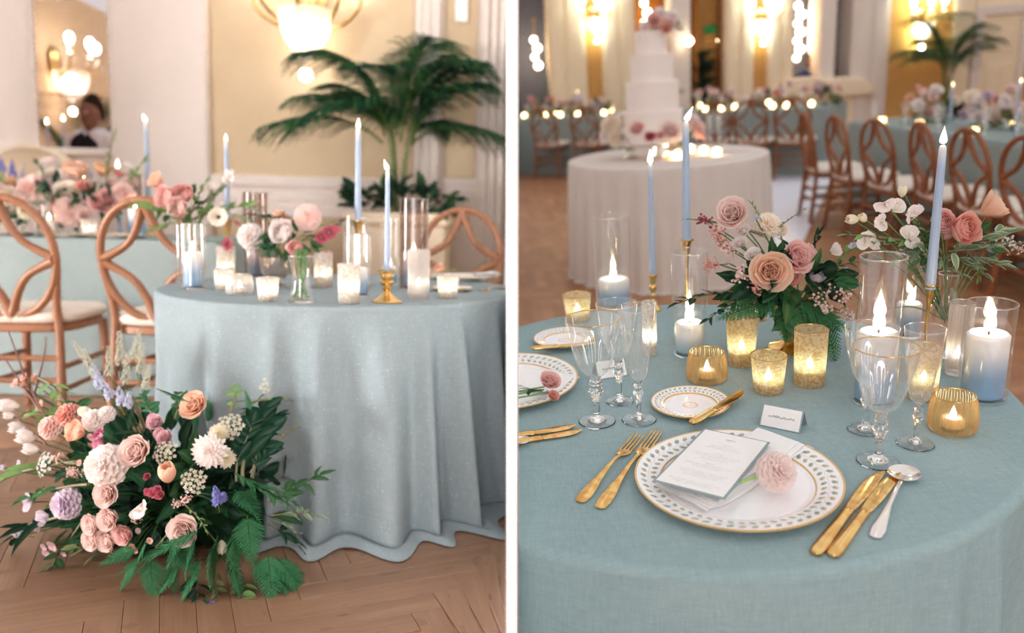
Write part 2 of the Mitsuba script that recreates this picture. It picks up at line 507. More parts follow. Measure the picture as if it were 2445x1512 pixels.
for y0, y1, d in ((428, 440, .05), (440, 470, .02), (470, 476, .04), (476, 497, .02), (497, 512, .05)):
    wp('wainscot_rail', 484, 992, y0, y1, WALL + .06 - d, d, 'm_wall_white', .004)
wp('wainscot_rail', 1058, 1150, 428, 700, WALL + .03, .03, 'm_wall_white', .004)
wp('wainscot_rail', 1058, 1150, 428, 440, WALL - .0, .05, 'm_wall_white', .004)
solo('wall_plaque', S(panel(1086, 1118, -6, 52, WALL + .015, .03, .008), 'm_white', False), 'small pale box fixed high on the narrow tan wall panel beside the white column', 'wall box')
# tall mirror in a slim frame
t = thing('mirror', 'tall wall mirror reflecting a sconce and a person, above the flower-laden back table', 'mirror')
mz = WALL + .03
part(t, 'mirror_glass', S(panel(74, 276, top, 356, mz, .01, 0), 'm_mirror', False))
part(t, 'bevel_strip', S(xf(panel(50, 74, top, 356, mz, .01, 0), np.eye(4)), 'm_mirror', False))
for x0, x1 in ((44, 51), (275, 283)):
    part(t, 'frame_rail', S(panel(x0, x1, top, 360, WALL + .01, .05, .005), 'm_wall_white', False))
part(t, 'frame_rail', S(panel(44, 283, 355, 366, WALL + .0, .06, .005), 'm_wall_white', False))
# scrolled crest below the mirror
a = np.linspace(0, PI, 28)
c = PL(78, 436, WALL - .05); r0 = 105 / F * WALL
P = np.stack([np.stack([c[0] + s * r0 * np.cos(a) * 1.05, np.full(28, c[1] + d), c[2] + s * r0 * .82 * np.sin(a)], -1) for s, d in ((0.02, -.02), (.8, -.02), (.9, -.05), (.97, -.05), (1.0, .0), (1.0, .08))])
part(wall_b, 'crest', S(grid(P), 'm_wall_cream', True))
# side wall (out of the frame, seen in the mirror) with an added flash pane, wall behind
wl = nk('wall_left'); labels[wl] = {'kind': K}
Y0, Y1, Z0, Z1 = -.7, 1.0, .4, 1.62
put(wl, S(cat([box(-6.2, -6.0, -4, Y0, 0, 3.7), box(-6.2, -6.0, Y1, WALL + .2, 0, 3.7), box(-6.2, -6.0, Y0, Y1, 0, Z0), box(-6.2, -6.0, Y0, Y1, Z1, 3.7)]), 'm_wall_tan', False))
wn = nk('added_flash_pane_1'); labels[wn] = {'kind': K}  # glowing pane added in place of the camera flash
q = (np.array([(-6.1, Y0, Z0), (-6.1, Y1, Z0), (-6.1, Y1, Z1), (-6.1, Y0, Z1)]), np.array([(0, 1, 2), (0, 2, 3)]))
put(wn, S(q, 'm_white', False, **light([1.0, 0.97, 0.95], 52.0, 6)))
ws = nk('light_block_wall'); labels[ws] = {'kind': K}  # unseen wall added to keep the left key light off the right table
put(ws, S(box(-.46, -.38, -3.0, .54, 0, 3.0), 'm_wall_white', False))

# ---------------- right hall
W = WR
BACK = 12.2            # distance of the back wall along the view
floor_r = nk('floor'); labels[floor_r] = {'kind': K}
p1, p2 = onR(1232, 2200, 0), onR(1232, 330, 0)
m, uv = floor_poly([(p1[0], p1[1]), (p1[0], -1.0), (9.5, -1.0), (9.5, 13.5), (p2[0], p2[1])], 0.0)
put(floor_r, S(m, 'm_parquet_far', False, uv=uv))
WB = 12.5              # world y of the back wall
def wpt(px, py, y=WB):
    r = rayR(px, py); return EYE + r * (y - EYE[1]) / r[1]
wall_r = nk('wall_back'); labels[wall_r] = {'kind': K}
put(wall_r, S(box(wpt(1238, 300)[0], 9.5, WB + .9, WB + 1.05, 0, 4.6), 'm_wall_slate', False))
def rp(name, x0, x1, y, dep, m, z0=0.0, z1=4.2, bev=.015):
    xa, xb = wpt(x0, 200, y)[0], wpt(x1, 200, y)[0]
    part(wall_r, name, S(box(xa, xb, y, y + dep, z0, z1, bev), m, False))
for x0, x1, m, y in ((1314, 1404, 'm_wall_cream', WB), (1404, 1440, 'm_wall_gold', WB + .08), (1440, 1520, 'm_wall_cream', WB), (1604, 1650, 'm_wall_white', WB),
                     (1732, 1800, 'm_wall_cream', WB), (1800, 1832, 'm_wall_gold', WB + .08), (1832, 1892, 'm_wall_cream', WB), (1954, 1991, 'm_wall_white', WB), (2030, 2118, 'm_wall_white', WB)):
    rp('pilaster' if 'gold' not in m else 'gold_panel', x0, x1, y, .5, m)
for x0, x1 in ((1322, 1350), (1358, 1396), (1448, 1478), (1486, 1514), (1738, 1762), (1770, 1795), (1838, 1862), (1868, 1888), (2042, 2072), (2080, 2110)):
    rp('pilaster_rib', x0, x1, WB - .03, .06, 'm_wall_cream' if x0 < 2000 else 'm_wall_white', .3, 4.0)
rp('gold_panel', 2116, 2268, WB + .05, .3, 'm_wall_gold')
rp('pilaster', 2266, 2312, WB - .04, .4, 'm_wall_cream')
rp('wall_face', 2312, 2432, WB + .03, .3, 'm_wall_cream')
rp('gold_panel', 2430, 2560, WB + .03, .3, 'm_wall_gold')
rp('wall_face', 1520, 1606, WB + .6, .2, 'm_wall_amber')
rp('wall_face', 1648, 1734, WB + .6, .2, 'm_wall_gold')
rp('wooden_post', 1655, 1668, WB + .2, .2, 'm_wall_amber', 0, 4.2)
rp('wooden_post', 1720, 1733, WB + .2, .2, 'm_wall_amber', 0, 4.2)
rp('skirting', 1314, 1520, WB - .05, .1, 'm_wall_white', 0, .3)
rp('skirting', 1732, 1892, WB - .05, .1, 'm_wall_white', 0, .3)
rp('skirting', 2030, 2312, WB - .06, .1, 'm_wall_white', 0, .3)
for px in (1924, 2010):        # low scrolled crests under the two narrow openings built in place of mirrors
    c = wpt(px, 228, WB - .1); r0 = .52
    P = np.stack([np.stack([c[0] + s * r0 * np.cos(a), np.full(28, c[1] + d), c[2] + s * .28 * np.sin(a)], -1) for s, d in ((0.02, -.02), (.9, -.05), (1.0, .0), (1.0, .12))])
    part(wall_r, 'crest', S(grid(P), 'm_wall_cream', True))
    rp('mirror_opening_sill', px - 32, px + 32, WB - .02, .3, 'm_wall_cream', 0, c[2] + .04)
dr1 = nk('door_1'); labels[dr1] = {'kind': K}
xa, xb = wpt(2332, 200)[0], wpt(2420, 200)[0]; ztop = wpt(2375, 36)[2]
put(dr1, S(box(xa, xb, WB - .03, WB + .04, 0, ztop, .01), 'm_wall_cream', False))
for u0, u1 in ((.14, .46), (.54, .86)):
    for z0, z1 in ((.25, 1.0), (1.15, ztop - .2)):
        part(dr1, 'door_panel', S(box(xa + (xb - xa) * u0, xa + (xb - xa) * u1, WB - .045, WB, z0, z1, .02), 'm_wall_cream', False))
for x0, x1, z0, z1 in ((xa - .14, xa, 0, ztop + .14), (xb, xb + .1, 0, ztop + .14), (xa, xb, ztop, ztop + .14)):
    part(dr1, 'door_casing', S(box(x0, x1, WB - .07, WB + .03, z0, z1, .01), 'm_wall_white', False))
wr = nk('wall_right'); labels[wr] = {'kind': K}
put(wr, S(cat([box(9.5, 9.7, -1, 1.0, 0, 4.2), box(9.5, 9.7, 6.4, 13.6, 0, 4.2), box(9.5, 9.7, 1.0, 6.4, 0, .8), box(9.5, 9.7, 1, 6.4, 3.6, 4.2)]), 'm_wall_cream', False))
wn2 = nk('window_2'); labels[wn2] = {'kind': K}
q = (np.array([(9.6, 1.0, .8), (9.6, 6.4, .8), (9.6, 6.4, 3.6), (9.6, 1.0, 3.6)]), np.array([(0, 1, 2), (0, 2, 3)]))
put(wn2, S((q[0], q[1]), 'm_white', False, **light([.88, .94, 1.0], 15.0, 5)))
# the wall behind the photographer, with its wide window
wf = nk('wall_front'); labels[wf] = {'kind': K}
put(wf, S(cat([box(-3, -1.8, -3.2, -3.0, 0, 4.4), box(.6, 4, -3.2, -3.0, 0, 4.4), box(-1.8, .6, -3.2, -3.0, 0, 1.3), box(-1.8, .6, -3.2, -3.0, 3.6, 4.4)]), 'm_wall_cream', False))
wn3 = nk('window_3'); labels[wn3] = {'kind': K}
q = (np.array([(-1.8, -3.1, 1.3), (.6, -3.1, 1.3), (.6, -3.1, 3.6), (-1.8, -3.1, 3.6)]), np.array([(0, 1, 2), (0, 2, 3)]))
put(wn3, S((q[0], q[1][:, ::-1]), 'm_white', False, **light([.97, .98, 1.0], 5.5, 5)))
# ================================================================== flowers and leaves (mesh, colours per vertex; about 1 unit in radius, facing +z)
def srgb(*c): return np.array(lin(*c))
PAL = dict(sage=((196, 200, 176), (128, 136, 108)), palest=((250, 238, 236), (244, 218, 216)), white=((250, 246, 244), (246, 236, 232)), cream=((250, 243, 226), (244, 228, 200)), blush=((248, 222, 214), (240, 190, 178)), pink=((244, 190, 184), (228, 146, 142)),
           coral=((238, 160, 140), (222, 122, 104)), peach=((250, 206, 172), (242, 164, 116)), orange=((246, 190, 130), (236, 150, 84)), mauve=((222, 170, 184), (180, 110, 134)), rose=((214, 106, 128), (170, 60, 88)),
           burgundy=((190, 74, 100), (130, 36, 62)), blue=((176, 190, 226), (134, 150, 208)), violet=((132, 136, 212), (96, 98, 184)), lilac=((228, 216, 234), (200, 180, 214)), ivory=((246, 240, 216), (226, 226, 170)), magenta=((240, 176, 202), (214, 84, 134)))
PAL = {k: tuple(tuple(np.array(c) * w + np.array([250, 240, 237]) * (1 - w)) for c in v) for k, v in PAL.items() for w in ((.86 if k in ('burgundy', 'rose', 'violet', 'magenta') else .58),)}
GREEN = dict(dark=((34, 68, 50), (24, 50, 38)), mid=((64, 104, 64), (44, 82, 50)), fern=((66, 122, 84), (42, 92, 62)), light=((140, 176, 108), (108, 150, 84)), grey=((138, 160, 136), (100, 126, 104)), varieg=((222, 228, 204), (124, 150, 116)), olive=((118, 126, 84), (86, 100, 62)))


def petal(l, w, p0, p1, base=0.0, cup=0.3, ruf=0.0, seed=0, nu=5, nv=6, tip=0.0, c0=None, c1=None):
    """a petal growing from the axis along +z, bent from angle p0 to p1 (from the axis), opening towards +x"""
    u = np.linspace(-1, 1, nu)[None, :]; v = np.linspace(0, 1, nv)[:, None]
    ang = p0 + (p1 - p0) * v
    dr_ = np.cumsum(np.sin(ang) * l / (nv - 1), 0) - np.sin(ang[:1]) * l / (nv - 1) + base
    dz = np.cumsum(np.cos(ang) * l / (nv - 1), 0) - np.cos(ang[:1]) * l / (nv - 1)
    ww = w * (0.35 + 0.65 * np.sin(np.clip(v * 1.15, 0, 1) * PI / 2)) * np.sqrt(np.clip(1.02 - v ** 5 * (0.75 + tip), 0, 1))
    y = u * ww
    bend = cup * u * u * ww
    wob = ruf * np.sin(u * 5 + seed * 2.1) * v * v * 0.5 + ruf * np.cos(u * 9 + seed) * v ** 3 * 0.4
    x = dr_ - bend * np.cos(ang) + wob * np.cos(ang) - 0 * u
    z = dz + bend * np.sin(ang) - wob * np.sin(ang) - (u ** 2) * 0.10 * l * v
    V, Fc = grid(np.stack([x + 0 * u, y, z], -1))
    t = np.clip(v * np.ones((1, nu)), 0, 1).reshape(-1, 1)
    C = np.asarray(c1) * (1 - t) + np.asarray(c0) * t
    return V, Fc, C


def fl_rose(col, n=30, opn=1.0, seed=0, ruf=0.02):
    c0, c1 = srgb(*PAL[col][0]), srgb(*PAL[col][1]); r = np.random.default_rng(seed); ms = []
    for i in range(n):
        t = (i + 0.5) / n
        m = petal(0.55 + 0.5 * t, 0.22 + 0.52 * t, -0.15 + 0.95 * t * opn, -0.35 + 1.75 * t ** 1.3 * opn, 0.03 + 0.12 * t, 0.55 - 0.15 * t, ruf + 0.03 * t, i, c0=c0 * (1 - .08 * r.random()), c1=c1 * (.78 + .22 * t) * (1 - .1 * r.random()))  # inner petal bases darkened in the colour to give depth
        ms.append(xf(m, tr(0, 0, 0.26 * (1 - t) - 0.25) @ rz(i * 2.39996)))
    return cat(ms)


def fl_peony(col, n=64, seed=0, ruf=0.12, col2=None):
    c0, c1 = srgb(*PAL[col][0]), srgb(*PAL[col2 or col][1]); r = np.random.default_rng(seed); ms = []
    for i in range(n):
        t = (i + 0.5) / n
        th = 0.1 + 1.75 * t ** 0.8
        m = petal(0.58, 0.30 + 0.12 * t, 0.0, 0.5 + 0.2 * r.random(), 0.0, 0.35, ruf * (0.7 + 0.6 * r.random()), i * 1.7, nu=6, c0=c0 * (1 - .06 * r.random()), c1=c1)
        ms.append(xf(m, rz(i * 2.39996) @ ry(th) @ tr(0, 0, 0.48 + .06 * r.random())))
    b = colored(ball(0.62, 2), c1)
    return cat(ms + [b])


def fl_dahlia(col, n=70, seed=0):
    c0, c1 = srgb(*PAL[col][0]), srgb(*PAL[col][1]); ms = []
    for i in range(n):
        t = (i + 0.5) / n
        m = petal(0.4 + 0.42 * t, 0.10 + 0.07 * t, 0.0, 0.25, 0.0, 0.5, 0.02, i, nu=4, nv=5, tip=.2, c0=c0, c1=c1)
        ms.append(xf(m, tr(0, 0, -.1) @ rz(i * 2.39996) @ ry(0.15 + 1.45 * t) @ tr(0, 0, 0.16)))
    return cat(ms + [colored(ball(.3, 1), c1)])


def fl_ranunculus(col, n=34, seed=0):
    c0, c1 = srgb(*PAL[col][0]), srgb(*PAL[col][1]); r = np.random.default_rng(seed); ms = []
    for i in range(n):
        t = (i + 0.5) / n
        m = petal(0.5 + 0.62 * t, 0.2 + 0.42 * t, 0.75 * t + .15, -0.75 + 1.15 * t * t, 0.03 + 0.1 * t, 0.6, 0.04 * t, i, c0=c0 * (1 - .07 * r.random()), c1=c1)
        ms.append(xf(m, tr(0, 0, -0.25 - .1 * t) @ rz(i * 2.39996)))
    return cat(ms + [colored(xf(ball(.16, 1), tr(0, 0, .22)), srgb(190, 200, 120))])


def fl_tulip(col, seed=0):
    c0, c1 = srgb(*PAL[col][0]), srgb(*PAL[col][1]); ms = []
    for i in range(6):
        s = 1.0 if i % 2 else .93
        m = petal(1.75 * s, 0.55, 1.15, -0.5, 0.02, 0.75, 0.02, i, nu=7, nv=9, tip=.2, c0=c0, c1=c1)
        ms.append(xf(m, tr(0, 0, -.85) @ rz(i * PI / 3)))
    return cat(ms)


def fl_five(col, n=5, flat=1.1, w=0.5, centre=(226, 206, 120), seed=0, ruf=.05):
    c0, c1 = srgb(*PAL[col][0]), srgb(*PAL[col][1])
    ms = [xf(petal(0.95, w, flat * .6, flat * 1.25, 0.04, 0.15, ruf, i, nu=5, nv=5, c0=c0, c1=c1), rz(i * 2 * PI / n)) for i in range(n)]
    return cat(ms + [colored(xf(ball(0.16, 1), tr(0, 0, .1)), srgb(*centre))])


def fl_sweetpea(col, seed=0):
    c0, c1 = srgb(*PAL[col][0]), srgb(*PAL[col][1])
    ms = [xf(petal(1.0, .55, .35, 1.0, 0.02, 0.1, .18, s + seed, c0=c0, c1=c1), rz(s * .7)) for s in (-1, 0, 1)]
    ms += [xf(petal(.75, .4, .1, -.3, 0.02, 0.5, .08, s + seed, c0=c0, c1=c1), rz(PI + s * .5)) for s in (-1, 1)]
    return cat(ms)


def floret(col, n=5, c=(230, 220, 150)):
    c0, c1 = srgb(*PAL[col][0]), srgb(*PAL[col][1]); ms = []
    for i in range(n):
        P = np.array([[(0, 0, 0), (.5, .34, .22), (1, 0, .3)], [(0, 0, 0), (.5, 0, .1), (1, 0, .3)], [(0, 0, 0), (.5, -.34, .22), (1, 0, .3)]], float).reshape(3, 3, 3)
        v, f = grid(P)
        cc = np.where((v[:, :1] > .3), c0, c1)
        ms.append(xf((v, f, cc), rz(i * 2 * PI / n)))
    return cat(ms)


def spike(col, L=6.0, n=34, seed=0, size=.62, stemc=(96, 130, 88), spread=.8, taper=.75):
    """florets up a stem along +z"""
    r = np.random.default_rng(seed); fl = floret(col); ms = [colored(tube([(0, 0, -2.5), (0, 0, L * .5), (.1, 0, L)], [.09, .07, .03], 5), srgb(*stemc))]
    for i in range(n):
        t = i / n; a = i * 2.4 + r.random()
        d = np.array([math.cos(a), math.sin(a), .5]); s = size * (1 - taper * t) * r.uniform(.85, 1.1)
        ms.append(xf(fl, aim(np.array([0, 0, t * L]) + d * spread * (1 - taper * t) * r.uniform(.5, 1), d, r.random() * 6, s)))
    return cat(ms)


def umbel(col, n=26, seed=0, size=.22, stemc=(120, 150, 96)):
    r = np.random.default_rng(seed); fl = floret(col); ms = [colored(tube([(0, 0, -2.4), (0, 0, -1)], .05, 5), srgb(*stemc))]
    for i in range(n):
        t = math.sqrt((i + .5) / n); a = i * 2.4
        p = np.array([t * math.cos(a), t * math.sin(a), .1 - .35 * t * t + .1 * r.random()])
        ms.append(colored(tube([(0, 0, -1), p * [.6, .6, 1] - [0, 0, .2], p], .02, 4, False), srgb(*stemc)))
        ms.append(xf(fl, aim(p, p + [0, 0, 1.2], r.random() * 6, size * r.uniform(.8, 1.2))))
    return cat(ms)


def berries(col, n=40, seed=0, size=.13, L=2.2, stemc=(120, 104, 84)):
    r = np.random.default_rng(seed); b = ball(1, 1); ms = [colored(tube([(0, 0, -1.0), (.1, 0, L * .6), (0, .1, L)], [.06, .05, .02], 5), srgb(*stemc))]
    c0, c1 = srgb(*PAL[col][0]), srgb(*PAL[col][1])
    for i in range(n):
        p = np.array([r.normal(0, .32), r.normal(0, .32), r.uniform(.1, 1.05) * L])
        ms.append(colored(tube([(0, 0, max(0, p[2] - .35)), p], .02, 3, False), srgb(*stemc)))
        ms.append(colored(xf(b, tr(p) @ sc(size * r.uniform(.7, 1.25))), c0 + (c1 - c0) * r.random()))
    return cat(ms)


def leaf(col, l=1.0, w=.42, fold=.25, bend=.35, nu=5, nv=9, tipsharp=1.0, seed=0):
    """along +x from the origin, face up"""
    c0, c1 = srgb(*GREEN[col][0]), srgb(*GREEN[col][1])
    u = np.linspace(-1, 1, nu)[None, :]; v = np.linspace(0, 1, nv)[:, None]
    ww = w * np.sin(np.clip(v, 0, 1) ** .8 * PI) ** (.8 * tipsharp) + .012
    x = l * v + 0 * u; y = u * ww * l * .5 * 2 * .5; z = np.abs(u) * ww * fold * .5 - bend * v * v * l * .5 + .02 * np.sin(v * 14 + u * 3) * ww
    V, Fc = grid(np.stack([x, y + 0 * v, z], -1))
    e = np.abs(u + 0 * v).reshape(-1, 1)
    if col == 'varieg':
        C = np.where(e > .6, c0, c1)
    else:
        C = c0 * (.75 + .25 * e) + (c1 - c0) * e * .6 + np.where(e < .1, .04, 0)
    return V, Fc, C


def sprig(col, n=9, l=.42, w=.5, L=1.6, seed=0, stemc=(112, 104, 76), pair=False, bend=.4):
    """leaves along a stem (+x), as (stem, [leaf matrices])"""
    r = np.random.default_rng(seed)
    path = np.array([(t * L, .06 * math.sin(t * 4 + seed), -bend * t * t * L * .4) for t in np.linspace(0, 1, 9)])
    stem = colored(tube(path, np.linspace(.022, .008, 9), 5), srgb(*stemc)); out = []
    for i in range(n):
        t = .22 + .78 * (i + .5) / n
        p = np.array([np.interp(t, np.linspace(0, 1, 9), path[:, k]) for k in range(3)])
        sides = (1, -1) if pair else ((1,) if i % 2 else (-1,))
        for s in sides:
            out.append(tr(p) @ rz(s * r.uniform(.5, 1.1)) @ rx(r.uniform(-.6, .6)) @ ry(r.uniform(-.4, .4)) @ sc(l * r.uniform(.8, 1.15) * (1 - .35 * t)))
    out.append(tr(path[-1]) @ ry(.3) @ sc(l * .7))
    return stem, out


def fern(L=1.0, n=15, seed=0, col='fern', droop=.5):
    """a frond along +x, leaflets notched"""
    c0, c1 = srgb(*GREEN[col][0]), srgb(*GREEN[col][1]); r = np.random.default_rng(seed); ms = []
    ts = np.linspace(0, 1, 10); path = np.stack([ts * L, 0 * ts, -droop * ts ** 2 * L * .5], -1)
    ms.append(colored(tube(path, np.linspace(.012, .004, 10) * L, 4), srgb(60, 92, 52)))
    for i in range(n):
        t = .1 + .88 * i / n; ln = L * .42 * (1 - t) ** .75 * (.75 + .25 * min(1, t * 6)) + .02
        p = np.array([t * L, 0, -droop * t * t * L * .5])
        for s in (1, -1):
            k = max(4, int(9 * (1 - t)) + 2); V = []; Fc = []
            for j in range(k + 1):
                q = j / k; wq = ln * .26 * (1 - q) ** .8
                V += [(q * ln, 0, .03 * ln * math.sin(q * 3)), (q * ln + wq * .7, wq, -.04 * ln), (q * ln + wq * .7, -wq, -.04 * ln)]
            for j in range(k):
                a = j * 3; b = a + 3
                Fc += [(a, b, a + 1), (a, a + 2, b)]
            V = np.array(V); C = np.tile(c0 * (1 - .25 * r.random()), (len(V), 1)); C[1::3] = c1; C[2::3] = c1
            ms.append(xf((V, np.array(Fc), C), tr(p) @ rz(s * (1.05 - .35 * t)) @ rx(s * r.uniform(-.25, .25)) @ ry(.2 * r.random())))
    return cat(ms)


_shapes = {}


def shp(kind, col, v=0):
    """one shape dict per kind, colour and variant, shared by all copies"""
    k = (kind, col, v)
    if k not in _shapes:
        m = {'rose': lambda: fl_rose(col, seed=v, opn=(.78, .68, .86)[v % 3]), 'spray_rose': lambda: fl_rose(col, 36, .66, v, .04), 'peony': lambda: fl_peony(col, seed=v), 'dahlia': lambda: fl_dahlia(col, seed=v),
             'ranunculus': lambda: fl_ranunculus(col, seed=v), 'tulip': lambda: fl_tulip(col), 'bud': lambda: fl_tulip(col), 'sweet_pea': lambda: fl_sweetpea(col, v), 'anemone': lambda: fl_five(col, 7, 1.1, .5, (60, 50, 40)),
             'hellebore': lambda: fl_five(col, 5, 1.0, .55, (200, 206, 130)), 'blossom': lambda: fl_five(col, 5, .9, .45, seed=v), 'delphinium': lambda: spike(col, 4.2, 40, v), 'stock': lambda: spike(col, 3.0, 24, v, .75), 'seed_sprig': lambda: spike(col, 6.5, 150, v, .36, (120, 130, 100), 1.05, .6),
             'lace_flower': lambda: umbel(col, seed=v), 'berry_sprig': lambda: berries(col, seed=v), 'small_blossom': lambda: fl_rose(col, 12, .9, v)}[kind]()
        if kind not in ('delphinium', 'stock', 'seed_sprig', 'lace_flower', 'berry_sprig'):
            m = (m[0] / np.abs(m[0][:, :2]).max(), *m[1:])
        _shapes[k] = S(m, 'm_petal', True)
    return _shapes[k]


def leafshp(col, v=0):
    k = ('leaf', col, v)
    if k not in _shapes:
        _shapes[k] = S(leaf(col, w=(.46, .38, .55)[v % 3], fold=(.25, .4, .2)[v % 3], bend=(.35, .7, .1)[v % 3], seed=v), 'm_leaf', True)
    return _shapes[k]


def fernshp(v=0):
    k = ('fern', v)
    if k not in _shapes:
        _shapes[k] = S(fern(1.0, 15, v, droop=(.35, .7, .15)[v % 3]), 'm_leaf', True)
    return _shapes[k]


def bouquet(key, blooms, core, hub, leaves=30, lcols=('dark', 'mid'), lsize=(.04, .08), ferns=(), sprigs=(), stems=True, seed=1, spread=None, stalk=(92, 128, 74)):
    """blooms: (kind, colour, point, radius, facing or None); core: (centre, radii) of the leafy mass; hub: where the stems meet"""
    r = np.random.default_rng(seed); c, rad = np.asarray(core[0], float), np.asarray(core[1], float); hub = np.asarray(hub, float)
    for i, (kind, col, p, rr, d) in enumerate(blooms):
        p = np.asarray(p, float)
        d = (p - hub) * [1, 1, 1] + np.array([0, -.5, .25]) * np.linalg.norm(p - hub) if d is None else np.asarray(d, float)
        base = {'delphinium': 'delphinium', 'seed_sprig': 'seed_sprig'}.get(kind, kind)
        part(key, base, shp(kind, col, i % 3), aim(p, d, r.random() * 6, rr))
    if stems:
        ms = []
        for kind, col, p, rr, d in blooms:
            p = np.asarray(p, float); q = hub + (p - hub) * .5 + [0, 0, .12 * np.linalg.norm(p - hub)]
            ms.append(colored(tube(bez([hub + r.normal(0, .004, 3), q, p], 5), .0016, 4, False), srgb(*stalk) * r.uniform(.7, 1.1)))
        part(key, 'stems', S(cat(ms), 'm_stem', True))
    for i in range(leaves):
        u = r.normal(size=3); u /= np.linalg.norm(u)
        if u[1] > .45: u[1] *= -1
        p = c + u * rad * r.uniform(.45, 1.0)
        d = u + r.normal(0, .35, 3) + [0, 0, -.1]
        m, _ = lay(p, p + d / np.linalg.norm(d), up=(u + r.normal(0, .3, 3)) if abs((u @ d) / np.linalg.norm(d)) < .9 else (r.normal(0, 1, 3)))
        part(key, 'leaf', leafshp(lcols[int(r.integers(len(lcols)))], i % 3), m @ sc(r.uniform(*lsize)))
    for (p, q, v) in ferns:
        m, L = lay(p, q, up=(0, 0, 1)); part(key, 'fern_frond', fernshp(v), m @ rx(r.uniform(-.4, .4)) @ sc(L * 1.25))
    for (p, q, col, n, kw) in sprigs:
        m, L = lay(p, q); st, lm = sprig(col, n, seed=int(r.integers(99)), L=1.0, **kw)
        k = part(key, 'sprig', S(st, 'm_stem', True), m @ sc(L))
        for j, mm in enumerate(lm):
            part(k, 'leaf', leafshp(col, j % 3), m @ sc(L) @ mm)
    return key


# ================================================================== tableware
def flame_mesh(h=.03, r=.0055):
    z = np.linspace(0, 1, 14); rr = r * np.sin(np.clip(z, 0, 1) ** .55 * PI) ** .9 * (1.12 - .5 * z) + 1e-5
    return lathe(np.stack([rr, z * h], -1), 12)


def flame(parent, p, h=.03, lean=0.0, k=26.0, col=FLAME, r=None):
    part(parent, 'flame', S(flame_mesh(h, r or h * .2), 'm_wick', True, **light(col, k, .03)), tr(p) @ ry(lean))
    part(parent, 'wick', S(tube([(0, 0, -h * .25), (0, 0, h * .05), (h * .04, 0, h * .2)], h * .03, 5), 'm_wick', True), tr(p))


def wax(r, h, top=(250, 246, 240), bot=None, at=.55, pool=True, n=32):
    """a candle body; colour runs from bot to top as its dye does"""
    b = min(.004, r * .3)
    prof = [(0, 0), (r - b, 0), (r, b)] + [(r, b + (h - 2 * b) * t) for t in np.linspace(.05, .95, 12)] + [(r, h - b), (r - b, h), (r * .75, h - (.003 if pool else 0)), (0, h - (.004 if pool else 0))]
    v, f = lathe(prof, n)
    t = smooth01((v[:, 2:3] / h - (at - .3)) / .6)
    C = srgb(*(bot or top)) * (1 - t) + srgb(*top) * t
    return v, f, C


def smooth01(x):
    x = np.clip(x, 0, 1); return x * x * (3 - 2 * x)


BLUE_TOP, BLUE_BOT, BLUE = (244, 240, 238), (128, 164, 196), (164, 182, 208)


def pillar(p, r, h, label, lit=True, fh=.035, top=BLUE_TOP, bot=BLUE_BOT, group=None, at=.62, lean=0.0, k=26):
    t = thing('pillar_candle', label, 'candle', group)
    part(t, 'wax', S(wax(r, h, top, bot, at), 'm_wax', True), tr(p))
    if lit:
        flame(t, np.array(p) + [0, 0, h + .002], fh, lean, k)
    return t


def hurricane(p, r, h, label, smoke=False, group=None):
    t = thing('glass_cylinder', label, 'candle holder', group)
    v = lathe([(r, .002), (r, h)], 64)
    part(t, 'glass_wall', S(v, 'm_glass_smoke' if smoke else 'm_glass_thin', True), tr(p))
    part(t, 'rim', S(xf(torus(r - .0006, .0013, 56, 8), tr(0, 0, h)), 'm_glass', True), tr(p))
    part(t, 'glass_base', S(lathe([(0, .0005), (r - .003, .0005), (r - .0025, .003), (r - .003, .006), (0, .006)], 40), 'm_glass', 30), tr(p))
    return t


def taper(p, r0, h, label, group=None, lean=0.0, fl=.03, k=26, col=BLUE, tilt=0.0):
    t = thing('taper_candle', label, 'candle', group)
    prof = [(0, 0), (r0, 0)] + [(r0 * (1 - .32 * q), h * q) for q in np.linspace(.1, .96, 10)] + [(r0 * .62, h * .985), (r0 * .35, h), (0, h)]
    v, f = lathe(prof, 20)
    q = smooth01((v[:, 2:3] / h - .93) / .06)
    part(t, 'wax', S((v, f, srgb(*col) * (1 - q) + srgb(250, 244, 238) * q), 'm_wax', True), tr(p))
    flame(t, np.array(p) + [0, 0, h + .001], fl, lean, k)
    return t


def candlestick(p, h, r, label, kind='low', m='m_brass', group=None):
    t = thing('candlestick', label, 'candle holder', group)
    if kind == 'low':      # turned baluster on a round foot
        prof = [(0, 0), (.98, 0), (1, .03), (.94, .07), (.8, .10), (.5, .2), (.26, .3), (.2, .36), (.3, .4), (.36, .43), (.22, .47), (.2, .5), (.42, .57), (.48, .63), (.42, .69), (.26, .73), (.38, .77), (.42, .8), (.44, .92), (.62, .95), (.64, .985), (.6, 1), (.36, 1), (.34, .93), (0, .93)]
        cut = 9
    else:                  # slender stem opening into a trumpet
        prof = [(0, 0), (.98, 0), (1, .012), (.9, .025), (.4, .06), (.14, .12), (.11, .3), (.13, .45), (.11, .6), (.14, .74), (.24, .86), (.36, .95), (.44, .985), (.58, .99), (.58, 1), (.36, 1), (.34, .94), (0, .94)]
        cut = 6
    P = [(a * r, b * h) for a, b in prof]
    part(t, 'foot', S(lathe(P[:cut] + [(0, P[cut - 1][1])], 40), m, 40), tr(p))
    part(t, 'stem', S(lathe([(0, P[cut - 1][1])] + P[cut - 1:], 32), m, 40), tr(p))
    return t


